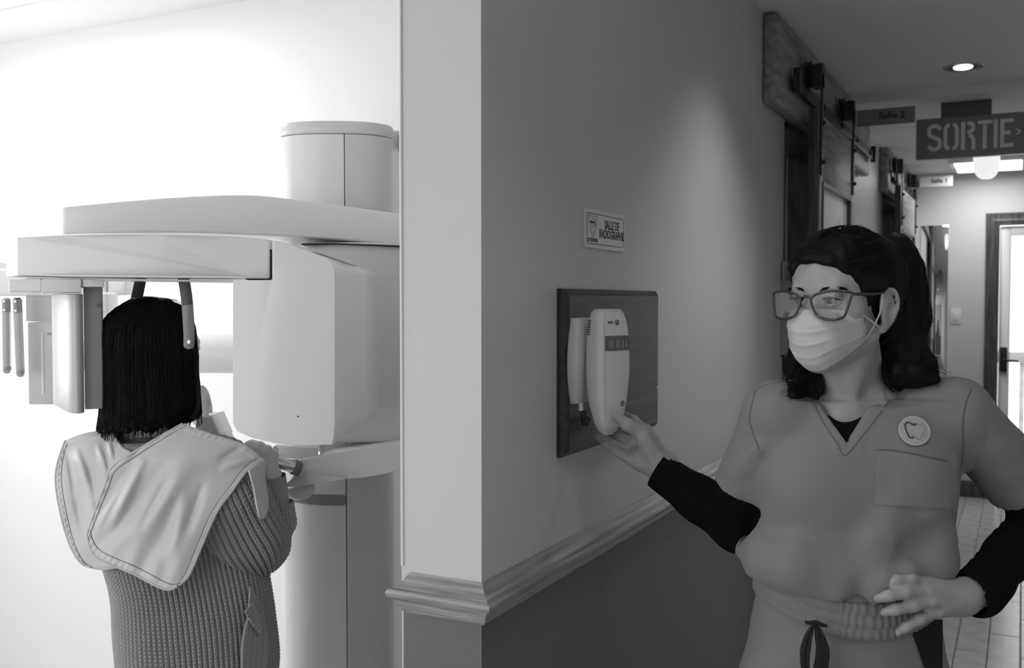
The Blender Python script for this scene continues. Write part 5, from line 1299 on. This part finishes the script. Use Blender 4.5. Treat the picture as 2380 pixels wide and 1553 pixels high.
# ================================================================ the patient, seen from behind
PB = lp(420, 1500, 2.20)
PA = root('person', frame_matrix(PB[0], PB[1], 0), 'dark-haired person in a chunky knit sweater seen from behind at the x-ray machine', 'person')
YP = math.radians(36)
HP = Head((lp(362, 800, 2.215)[0], 2.215, lp(352, 818, 2.205)[2]), (math.sin(YP), math.cos(YP)))
BY = math.radians(20); bf = np.array([math.sin(BY), math.cos(BY), 0]); bl = np.array([-bf[1], bf[0], 0])     # body: forward, left
TC = np.array([lp(392, 1300, 2.20)[0], 2.205, 0.0])                                                       # trunk axis
M_KNIT = mat('grey_knit_wool', 0.40, 1.0, spec=0.05, sheen=0.0, bump=(700, 0.5, 2))
# --- body: head, neck, trunk (under the clothes) and the gripping hand
f = Field((-1.02, 2.0, 1.02), (-0.55, 2.42, 1.52), 0.0042)
build_head(f, HP)
f.cone(HP(0, -0.03, -0.06), (TC[0]-0.035, 2.20, 1.16), 0.050, 0.056, 0.03)
f.ball((TC[0]-0.01, 2.205, 1.10), (0.15, 0.09, 0.10), 0.04)
f.slabbox((-0.8, 2.2, 1.02), (0.5, 0.4, 0.04), op='sub')
wp = lp(628, 1108, 2.215)
fh = Field((wp[0]-0.10, 2.10, wp[2]-0.06), (wp[0]+0.07, 2.34, wp[2]+0.12), 0.0026)
fh.cone(lp(633, 1165, 2.225), wp, 0.026, 0.024, 0.02)
K = [lp(580, 1037, 2.190), lp(598, 1041, 2.194), lp(616, 1050, 2.200), lp(632, 1061, 2.208)]
for k_, rr in zip(K, (0.0115, 0.0118, 0.0118, 0.0108)):
    fh.cone(wp, k_, 0.0215, rr+0.0005, 0.008)
    d = np.array([-0.003, 0.034, -0.001]); e = k_+d
    fh.chain([k_, e, e+np.array([-0.003, 0.012, -0.028]), e+np.array([-0.003, -0.010, -0.040])], [rr, rr*0.88, rr*0.8, rr*0.7], 0.006)
fh.chain([wp+np.array([-0.012, 0.006, 0.02]), lp(590, 1078, 2.215), lp(586, 1086, 2.245)], [0.016, 0.0125, 0.010], 0.01)
# left hand, in front of the chest
wq = lp(330, 1120, 2.44)
f2 = Field((wq[0]-0.10, 2.36, wq[2]-0.06), (wq[0]+0.14, 2.60, wq[2]+0.12), 0.0045)
f2.cone(wq+np.array([-0.03, -0.04, -0.04]), wq, 0.026, 0.024, 0.02)
for i in range(4):
    k_ = wq+np.array([0.02+0.016*i, 0.03-0.004*i, 0.06-0.008*i]); f2.cone(wq, k_, 0.021, 0.012, 0.015)
    f2.chain([k_, k_+np.array([0.02, 0.03, 0]), k_+np.array([0.03, 0.02, -0.03])], [0.011, 0.0095, 0.0085], 0.006)
f2.chain([wq, wq+np.array([0.045, -0.005, 0.02]), wq+np.array([0.07, 0.01, 0.03])], [0.017, 0.013, 0.010], 0.01)
field_obj('body', [f, fh, f2], M_SKIN2, PA, it=2)
eyes(HP, PA)
# --- knitted surfaces: real ribs and chevron stitches
def knit_h(u, v, amp):
    """u in ribs, v in stitches"""
    fu = u-np.floor(u); s_ = np.abs(fu-0.5)*2                      # 0 centre of rib .. 1 valley
    rib = np.clip(1-(s_/0.84)**2.4, 0, 1)
    leg = 0.5+0.5*np.cos(2*math.pi*(v+0.9*s_))
    mid = np.exp(-(s_/0.16)**2)
    return amp*(rib*(1-(0.40-0.40*leg)*(1-0.75*s_**2))-0.20*mid)
def knit_loft(name, secs, ribs, pitch, amp, parent, per_rib=12, per_st=5, fine_from=0.0, close_bottom=False, m=None, wob=None, hflip=False):
    """secs: list of (center, axisA, axisB, ra, rb) along the garment; cross-section superellipse"""
    secs_c = np.array([np.concatenate([s[0], np.asarray(s[1])*s[3], np.asarray(s[2])*s[4]]) for s in secs], float)
    fine = catmull(secs_c, 24); seg = np.linalg.norm(np.diff(fine[:, :3], axis=0), axis=1); L = np.concatenate([[0], np.cumsum(seg)])
    rows = int(L[-1]/pitch*per_st); ls = np.linspace(0, L[-1], rows)
    S_ = np.stack([np.interp(ls, L, fine[:, i]) for i in range(9)], 1)
    ucol = np.concatenate([np.arange(per_rib if k_ >= fine_from*ribs else 4)/(per_rib if k_ >= fine_from*ribs else 4)+k_ for k_ in range(ribs)])
    tt = np.linspace(0, 2*math.pi, 4001); e_ = 2/2.3; xx = np.sign(np.cos(tt))*np.abs(np.cos(tt))**e_*secs[len(secs)//2][3]; yy = np.sign(np.sin(tt))*np.abs(np.sin(tt))**e_*secs[len(secs)//2][4]
    al = np.concatenate([[0], np.cumsum(np.hypot(np.diff(xx), np.diff(yy)))]); al /= al[-1]
    cols = len(ucol); th = np.interp(ucol/ribs, al, tt)
    ca, sa = np.cos(th), np.sin(th); e = 2/2.3; X = np.sign(ca)*np.abs(ca)**e; Y = np.sign(sa)*np.abs(sa)**e
    P = S_[:, None, :3]+X[None, :, None]*S_[:, None, 3:6]+Y[None, :, None]*S_[:, None, 6:9]
    dA = np.roll(P, -1, 1)-np.roll(P, 1, 1); dB = np.gradient(P, axis=0); N_ = np.cross(dA, dB); N_ /= np.linalg.norm(N_, axis=2)[..., None]+1e-9
    out = np.sign(np.sum(N_*(P-S_[:, None, :3]), axis=2).mean()); N_ *= out
    uu = ucol[None, :]; vv = (ls/pitch)[:, None]
    hgt = knit_h(uu+0*vv, (-vv if hflip else vv)+0*uu, amp)
    if wob is not None: hgt = hgt+wob(P)
    P = P+N_*hgt[..., None]
    V = P.reshape(-1, 3); i = np.arange(rows-1)[:, None]*cols; j = np.arange(cols)[None, :]; j2 = (j+1) % cols
    F = np.stack([i+j, i+j2, i+cols+j2, i+cols+j], -1).reshape(-1, 4)
    if out < 0: F = F[:, ::-1]
    return big_mesh(name, V, F, m or M_KNIT, parent)
def tsec(py, l, r, b, dw=0.0, w=2.12):
    ul, ur = U(l, 2.18), U(r, 2.18); z = loc(400, py, w)[2]; hw_ = (ur-ul)/2; c = np.array([(ul+ur)/2, 2.205+dw, z])
    return (c, (0.9563, 0.2924, 0), (-0.2924, 0.9563, 0), hw_, b)
secs = [tsec(1690, 262, 612, 0.135), tsec(1600, 268, 620, 0.130), tsec(1540, 268, 620, 0.128), tsec(1460, 262, 614, 0.122), tsec(1380, 254, 600, 0.116), tsec(1300, 236, 586, 0.112), tsec(1220, 222, 576, 0.110), tsec(1140, 210, 566, 0.104), tsec(1080, 214, 556, 0.095), tsec(1045, 250, 520, 0.082), tsec(1020, 300, 440, 0.066)]
knit_loft('sweater', secs, 84, 0.0082, 0.0105, PA, fine_from=0.44, wob=lambda P: 0.004*vnoise(P, 41, 20.0))
# sleeves
def arm_secs(pts, up=(0, 0, 1)):
    P = np.array([lp(*p[:3]) for p in pts]); T = np.gradient(P, axis=0); out = []
    for i, p in enumerate(pts):
        t = T[i]/np.linalg.norm(T[i]); a = np.cross(t, (0.25, -1.0, 0.1)); a /= np.linalg.norm(a); b = np.cross(t, a); out.append((P[i], a, b, p[3], p[3]*(p[4] if len(p) > 4 else 1.0)))
    return out
knit_loft('sleeve', arm_secs([(500, 1085, 2.15, 0.070), (522, 1140, 2.155, 0.078), (548, 1198, 2.18, 0.083), (574, 1246, 2.21, 0.083), (592, 1280, 2.235, 0.072), (603, 1303, 2.25, 0.052), (609, 1318, 2.255, 0.014)]), 40, 0.0082, 0.0120, PA, wob=lambda P: 0.003*vnoise(P, 43, 30.0))
knit_loft('sleeve', arm_secs([(590, 1296, 2.245, 0.020), (598, 1285, 2.24, 0.044), (616, 1262, 2.235, 0.052), (630, 1225, 2.230, 0.046), (640, 1196, 2.226, 0.038), (637, 1172, 2.224, 0.031)]), 26, 0.0082, 0.0065, PA, wob=lambda P: 0.004*vnoise(P, 47, 60.0))
knit_loft('cuff', arm_secs([(640, 1186, 2.225, 0.029), (638, 1172, 2.224, 0.0305), (635, 1140, 2.220, 0.0305), (631, 1106, 2.216, 0.0295)]), 30, 0.0082, 0.0022, PA)
knit_loft('sleeve', arm_secs([(240, 1085, 2.25, 0.062), (235, 1160, 2.30, 0.060), (245, 1240, 2.38, 0.055), (245, 1255, 2.42, 0.045), (290, 1190, 2.44, 0.036), (325, 1130, 2.44, 0.029)]), 34, 0.0082, 0.0042, PA, per_rib=5, per_st=3)
# collar: thick ribbed roll at the nape
cc = HP(0, -0.02, 0); ring = []
for a in np.linspace(0, 2*math.pi, 17)[:-1]:
    ring.append(np.array([TC[0]-0.045+0.074*math.cos(a), 2.176+0.074*math.sin(a), 1.192+0.020*math.sin(a)]))
C = catmull(ring, 14, closed=True); V = []; nr = 26; NC = len(C)
for i in range(NC):
    t = C[(i+1) % NC]-C[i-1]; t /= np.linalg.norm(t); a = np.cross(t, (0, 0, 1.0)); a /= np.linalg.norm(a)
    for j in range(nr):
        th = 2*math.pi*j/nr; rr = 0.017+0.0022*math.sin(th*9+0.4*math.sin(i*2*math.pi/7)); V.append(C[i]+a*rr*0.8*math.cos(th)+np.array([0, 0, 1.0])*rr*1.35*math.sin(th)+0.0006*math.cos(i*2*math.pi/4))
F = [(i*nr+j, i*nr+(j+1) % nr, ((i+1) % NC)*nr+(j+1) % nr, ((i+1) % NC)*nr+j) for i in range(NC) for j in range(nr)]
big_mesh('collar', V, F, M_KNIT, PA)
# front edge of the cardigan with its pocket
def patch(name, top, bottom, left, right, wfun, m, parent, nu=60, nv=60, disp=None, thick=0.003):
    """surface spanned by four border curves of (px,py); wfun(px,py) gives the distance"""
    def rs_(c, n):
        c = catmull(np.array(c, float), 12); s = np.concatenate([[0], np.cumsum(np.linalg.norm(np.diff(c, axis=0), axis=1))]); t = np.linspace(0, s[-1], n); return np.stack([np.interp(t, s, c[:, 0]), np.interp(t, s, c[:, 1])], 1)
    Tt, Bb, Ll, Rr = rs_(top, nu), rs_(bottom, nu), rs_(left, nv), rs_(right, nv)
    u = np.linspace(0, 1, nu)[None, :, None]; v = np.linspace(0, 1, nv)[:, None, None]
    G = (1-v)*Tt[None]+v*Bb[None]+(1-u)*Ll[:, None]+u*Rr[:, None]-((1-u)*(1-v)*Tt[0]+u*(1-v)*Tt[-1]+(1-u)*v*Bb[0]+u*v*Bb[-1])
    V = []
    for i in range(nv):
        for j in range(nu):
            x, y = G[i, j]; w = wfun(x, y)
            if disp is not None: w -= disp(j/(nu-1), i/(nv-1), x, y)
            V.append(loc(x, y, w))
    F = [(i*nu+j, i*nu+j+1, (i+1)*nu+j+1, (i+1)*nu+j) for i in range(nv-1) for j in range(nu-1)]
    o = big_mesh(name, V, F, m, parent); md = o.modifiers.new('thick', 'SOLIDIFY'); md.thickness = thick; md.offset = 0
    return o, np.array(V).reshape(nv, nu, 3)
def knit_disp(ru, rv, amp=0.003): return lambda s, t, x, y: float(knit_h(np.array(s*ru), np.array(t*rv), amp))
patch('cardigan_front', [(582, 1362), (592, 1378), (602, 1392)], [(560, 1640), (600, 1640), (622, 1640)], [(580, 1362), (575, 1430), (562, 1500), (560, 1640)], [(602, 1392), (614, 1430), (622, 1480), (624, 1520), (616, 1580), (622, 1640)], lambda x, y: 2.088+0.0013*(x-560), M_KNIT, PA, 60, 220, knit_disp(5, 36, 0.004))
patch('pocket_edge', [(588, 1400), (600, 1425), (607, 1440)], [(568, 1420), (585, 1452), (604, 1476)], [(588, 1400), (578, 1410), (568, 1420)], [(607, 1440), (607, 1458), (604, 1476)], lambda x, y: 2.088+0.0013*(x-560)-0.010, M_KNIT, PA, 50, 24, knit_disp(7, 3, 0.004), 0.004)
# --- lead cape: two overlapping flaps
M_CAPE = mat('satin_lead_apron', 0.60, 0.36, spec=0.5, sheen=0.2, bump=(500, 0.08))
M_BIND = mat('apron_binding', 0.52, 0.6)
def cape_w(x, y):
    t = (x-375)/240.0
    return 2.048+0.055*t*t+0.055*max(0.0, (1075-y)/90.0)**1.5-0.012*max(0, (y-1150)/200.0)
def rwrk(s, t, x, y):
    a = 0
    for (nx, ny, ph, fr_, am, cx, cy, sx, sy) in ((0.82, 0.57, 0.3, 0.085, 0.0042, 330, 1160, 90, 120), (0.90, 0.44, 1.7, 0.06, 0.0050, 420, 1230, 80, 110), (0.75, 0.66, 0.4, 0.11, 0.0030, 270, 1230, 70, 70),
                                            (0.35, 0.94, 2.2, 0.07, 0.0035, 560, 1060, 60, 40), (0.95, 0.30, 0.9, 0.12, 0.0022, 350, 1320, 90, 40), (0.80, 0.6, 1.0, 0.045, 0.0060, 380, 1180, 140, 130)):
        a += am*math.sin((x*nx+y*ny)*fr_+ph)*math.exp(-((x-cx)/sx)**2-((y-cy)/sy)**2)
    for (x0, y0, x1, y1, wd, am) in ((330, 1075, 250, 1240, 14, 0.010), (395, 1110, 320, 1240, 16, -0.007), (430, 1150, 395, 1300, 18, 0.008), (290, 1120, 225, 1230, 10, 0.006), (470, 1130, 430, 1250, 14, -0.006), (600, 1060, 510, 1090, 10, 0.006), (560, 1040, 505, 1070, 10, -0.005)):
        dx, dy = x1-x0, y1-y0; L2 = dx*dx+dy*dy; q = max(0, min(1, ((x-x0)*dx+(y-y0)*dy)/L2)); d = math.hypot(x-x0-q*dx, y-y0-q*dy); a += 1.5*am*math.exp(-(d/(0.8*wd))**2)*math.sin(math.pi*min(1, q*0.9+0.1))
    e = min(s, 1-s, t, 1-t)
    if e < 0.045: a += 0.0016+0.0010*math.sin((x+y)*0.32)*(1 if s < 0.5 else 0.3)
    return a
cr_, G = patch('cape_flap', [(424, 986), (504, 1013), (571, 1035), (613, 1068)], [(203, 1242), (224, 1293), (310, 1333), (382, 1369), (414, 1362)], [(424, 986), (361, 1022), (302, 1058), (262, 1085), (246, 1125), (225, 1180), (203, 1242)], [(613, 1068), (575, 1093), (537, 1144), (504, 1190), (470, 1266), (440, 1335), (414, 1362)], cape_w, M_CAPE, PA, 110, 110, rwrk, 0.004)
cr_['label'] = 'pale satin cape flap overlapping on the near shoulder'
bpath = np.concatenate([G[::-1, 0], G[0, 1:], ]); 
for nm, pth in (('binding', G[:, 0]), ('binding', G[-1, :]), ('binding', G[:, -1])): tube(nm, uwz_arr(pth[::2]), 0.0034, M_BIND, cr_, 8)
M_THREAD = mat('apron_stitching', 0.18, 0.9)
for nm, pth in (('stitching', G[:, 5]), ('stitching', G[-6, 3:-3]), ('stitching', G[3:-3, -6])): tube(nm, uwz_arr(pth)-D_*0.0024, 0.0008, M_THREAD, cr_, 5)
def lwrk(s, t, x, y):
    a = 0
    for (x0, y0, x1, y1, wd, am) in ((180, 1050, 215, 1160, 10, 0.007), (230, 1040, 250, 1110, 8, 0.006), (160, 1060, 175, 1150, 9, -0.006), (205, 1150, 245, 1290, 14, 0.007), (170, 1130, 200, 1260, 12, -0.005), (255, 1030, 262, 1075, 6, 0.005)):
        dx, dy = x1-x0, y1-y0; L2 = dx*dx+dy*dy; q = max(0, min(1, ((x-x0)*dx+(y-y0)*dy)/L2)); d = math.hypot(x-x0-q*dx, y-y0-q*dy); a += 1.5*am*math.exp(-(d/(0.8*wd))**2)*math.sin(math.pi*min(1, q*0.9+0.1))
    a += 0.002*math.sin(0.07*x+0.03*y)
    if t < 0.05 or s < 0.05 or t > 0.95: a += 0.0016+0.0012*math.sin(y*0.4+x*0.1)
    return a
cl_, G2 = patch('cape_flap', [(152, 1026), (185, 1012), (222, 1004), (262, 1006)], [(215, 1319), (240, 1322), (270, 1318), (300, 1312)], [(152, 1026), (134, 1080), (131, 1130), (146, 1211), (165, 1270), (188, 1307), (215, 1319)], [(262, 1006), (282, 1040), (312, 1066), (318, 1150), (312, 1250), (300, 1312)], lambda x, y: 2.066+0.06*((x-375)/240.0)**2+0.060*max(0.0, (1075-y)/80.0)**1.5, M_CAPE, PA, 80, 110, lwrk, 0.004)
cl_['label'] = 'pale satin cape flap on the far shoulder, under the other flap'
for nm, pth in (('binding', G2[:, 0]), ('binding', G2[-1, :]), ('binding', G2[:40, -1])): tube(nm, uwz_arr(pth[::2]), 0.0034, M_BIND, cl_, 8)
tube('stitching', uwz_arr(G2[2:-2, 6])-D_*0.0024, 0.0008, M_THREAD, cl_, 5)
# cape turning over the near shoulder to the front
cf_, G3 = patch('cape_front', [(578, 1094), (597, 1079), (615, 1072)], [(602, 1203), (608, 1207), (614, 1201)], [(578, 1094), (588, 1130), (594, 1165), (602, 1203)], [(615, 1072), (613, 1110), (620, 1150), (620, 1180), (614, 1201)], lambda x, y: 2.060+0.0014*(x-590)+0.0001*(y-1070), M_CAPE, PA, 20, 50, lambda s, t, x, y: 0.004*math.sin(t*9), 0.005)
tube('binding', uwz_arr(G3[::2, -1]), 0.0034, M_BIND, cf_, 8)
# --- straight dark bob
f = Field((-1.02, 2.02, 1.14), (-0.62, 2.42, 1.54), 0.004)
hs_ = [(702, 368, 22), (708, 366, 45), (718, 362, 66), (735, 356, 82), (760, 352, 92), (800, 350, 101), (850, 350, 105), (900, 351, 107), (950, 352, 110), (985, 350, 112), (1004, 345, 108)]
S_ = []
for (py, c, hw_) in hs_:
    q = lp(c, py, 2.19); S_.append((q[2], q[0], 2.195, hw_*2.19/FPX, hw_*2.19/FPX*(1.06 if py > 730 else 1.0)))
f.rings(S_)
f.ball(HP(0, -0.018, 0.035), (0.079, 0.099, 0.087), 0.03, 'add', HP.A)
def ragged(P): return (P[..., 2]-(lp(345, 1000, 2.1)[2]+0.030*np.clip((P[..., 0]-S_[0][1]-0.02)/0.10, 0, 1)+0.006*np.sin(P[..., 0]*140)+0.004*np.sin(P[..., 0]*320)))
f._put(ragged, (-1.02, 2.02, 1.14), (-0.62, 2.42, 1.27), 0.0, 'sub')
f.ball(HP(0, 0.125, -0.06), (0.075, 0.080, 0.14), 0.01, 'sub', HP.A)
f.displace(lambda P: 0.0022*vnoise(P, 61, 95.0, dirs=(1, 1, 0.12)))
BH = bvh_of(field_obj('hair', f, M_HAIR, PA, it=1))
st = []; rs2 = np.random.default_rng(77)
zs_ = np.array([s[0] for s in S_]); o2 = np.argsort(zs_)
def hair_pt(th, z, infl=0.0):
    u = np.interp(z, zs_[o2], np.array([s[1] for s in S_])[o2]); r = np.interp(z, zs_[o2], np.array([s[3] for s in S_])[o2])+infl
    d = R_*math.cos(th)+D_*math.sin(th); c = uwz(u, 2.195, z)
    hit = BH.ray_cast(Vector(c+d*0.3), Vector(-d)) if z > 1.225 else (None,)
    if hit[0] is not None:
        rh = float(np.dot(np.array(hit[0])-c, d)); r = max(rh, 0.0)+infl*0.6 if abs(rh-r) < 0.05 else r
    return np.array([u+r*math.cos(th), 2.195+r*math.sin(th), z])
ztop = max(zs_.max(), HP.c[2]+0.121)
for i in range(950):
    th = rs2.uniform(0, 2*math.pi)
    d = hair_pt(th, 1.3)-np.array([HP.c[0], HP.c[1], 1.3]); 
    if np.dot(d/np.linalg.norm(d), HP.y) > 0.55: continue
    z1 = 1.214+rs2.uniform(-0.014, 0.02)+0.022*max(0, math.cos(th))
    n = 12; P = []; j = rs2.uniform(0.0005, 0.0045); w1 = rs2.uniform(0, 6.28); am = rs2.uniform(0.0, 0.05)
    z0 = ztop-0.004-rs2.uniform(0, 0.03)*rs2.uniform(0, 1)
    for t in np.linspace(0, 1, n):
        z = z0+(z1-z0)*(t**1.15 if t < 1 else 1); P.append(hair_pt(th+am*math.sin(w1+4*t)-0.12*(1-t), z, j+0.004*max(0, t-0.85)/0.15*rs2.uniform(-0.5, 1)))
    st.append((uwz_arr(np.array(P)), np.linspace(0.0009, 0.0006, n)*rs2.uniform(0.7, 1.2)))
for i in range(70):        # loose ends flicking outwards at the left tips
    y0 = rs2.uniform(900, 960); P = lpts([(248+rs2.uniform(-3, 8), y0, 2.17), (246+rs2.uniform(-3, 6), 960, 2.165), (240+rs2.uniform(-6, 8), 985, 2.16), (230+rs2.uniform(-8, 22), 1000+rs2.uniform(-4, 5), 2.155)])
    st.append((uwz_arr(catmull(P, 4)), np.linspace(0.0012, 0.0004, 13)))
for i in range(60):        # inward curve of the tips at the right
    P = lpts([(458+rs2.uniform(-6, 4), 850+rs2.uniform(-30, 40), 2.16), (463+rs2.uniform(-6, 3), 910, 2.155), (462+rs2.uniform(-8, 2), 950, 2.15), (446+rs2.uniform(-14, 6), 982+rs2.uniform(-6, 6), 2.145)])
    st.append((uwz_arr(catmull(P, 4)), np.linspace(0.0012, 0.0005, 13)))
for i in range(45):        # ruffled crown
    a = lp(rs2.uniform(320, 380), rs2.uniform(705, 716), 2.17); d = np.array([rs2.uniform(0.01, 0.045), rs2.normal(0, 0.01), rs2.uniform(0.0, 0.010)])
    P = [a, a+d*0.4+np.array([0, 0, 0.006]), a+d*0.75+np.array([0, 0, 0.006]), a+d*1.1-np.array([0, 0, 0.004])]
    st.append((uwz_arr(catmull(P, 4)), 0.0005))
tag(tubes('hair_strands', st, M_HAIR, PA, 4), kind='stuff')
# --- trousers and shoes below the frame
TC = np.array([U(437, 2.18), 2.205, 0.0])
f = Field((TC[0]-0.24, 2.0, 0.02), (TC[0]+0.24, 2.42, 0.86), 0.008)
f.rings([(0.58, TC[0]+0.005, 2.205, 0.140, 0.095), (0.72, TC[0]+0.0, 2.205, 0.125, 0.090)])
for sg in (-1, 1):
    hp = np.array([TC[0], 2.205, 0.64])-bl*0.068*sg; ft = np.array([TC[0], 2.20, 0.07])-bl*0.095*sg
    f.chain([hp, hp*0.5+ft*0.5, ft], [0.078, 0.064, 0.055], 0.04)
f.slabbox((TC[0], 2.2, 0.0), (0.4, 0.4, 0.06), op='sub')
field_obj('trousers', f, mat('dark_denim', 0.03, 0.8), PA, it=1)
for sg in (-1, 1):
    ft = np.array([TC[0], 2.20, 0.045])-bl*0.095*sg
    f = Field(ft-0.25, ft+0.25, 0.006); f.chain([ft-bf*0.03, ft+bf*0.09, ft+bf*0.17-np.array([0, 0, 0.014])], [0.045, 0.042, 0.032], 0.03); f.cone(ft, ft+np.array([0, 0, 0.05]), 0.045, 0.044, 0.02)
    f.slabbox((ft[0], ft[1], -0.05), (0.3, 0.3, 0.05), op='sub'); field_obj('shoe', f, M_DARKPL, PA, it=1)
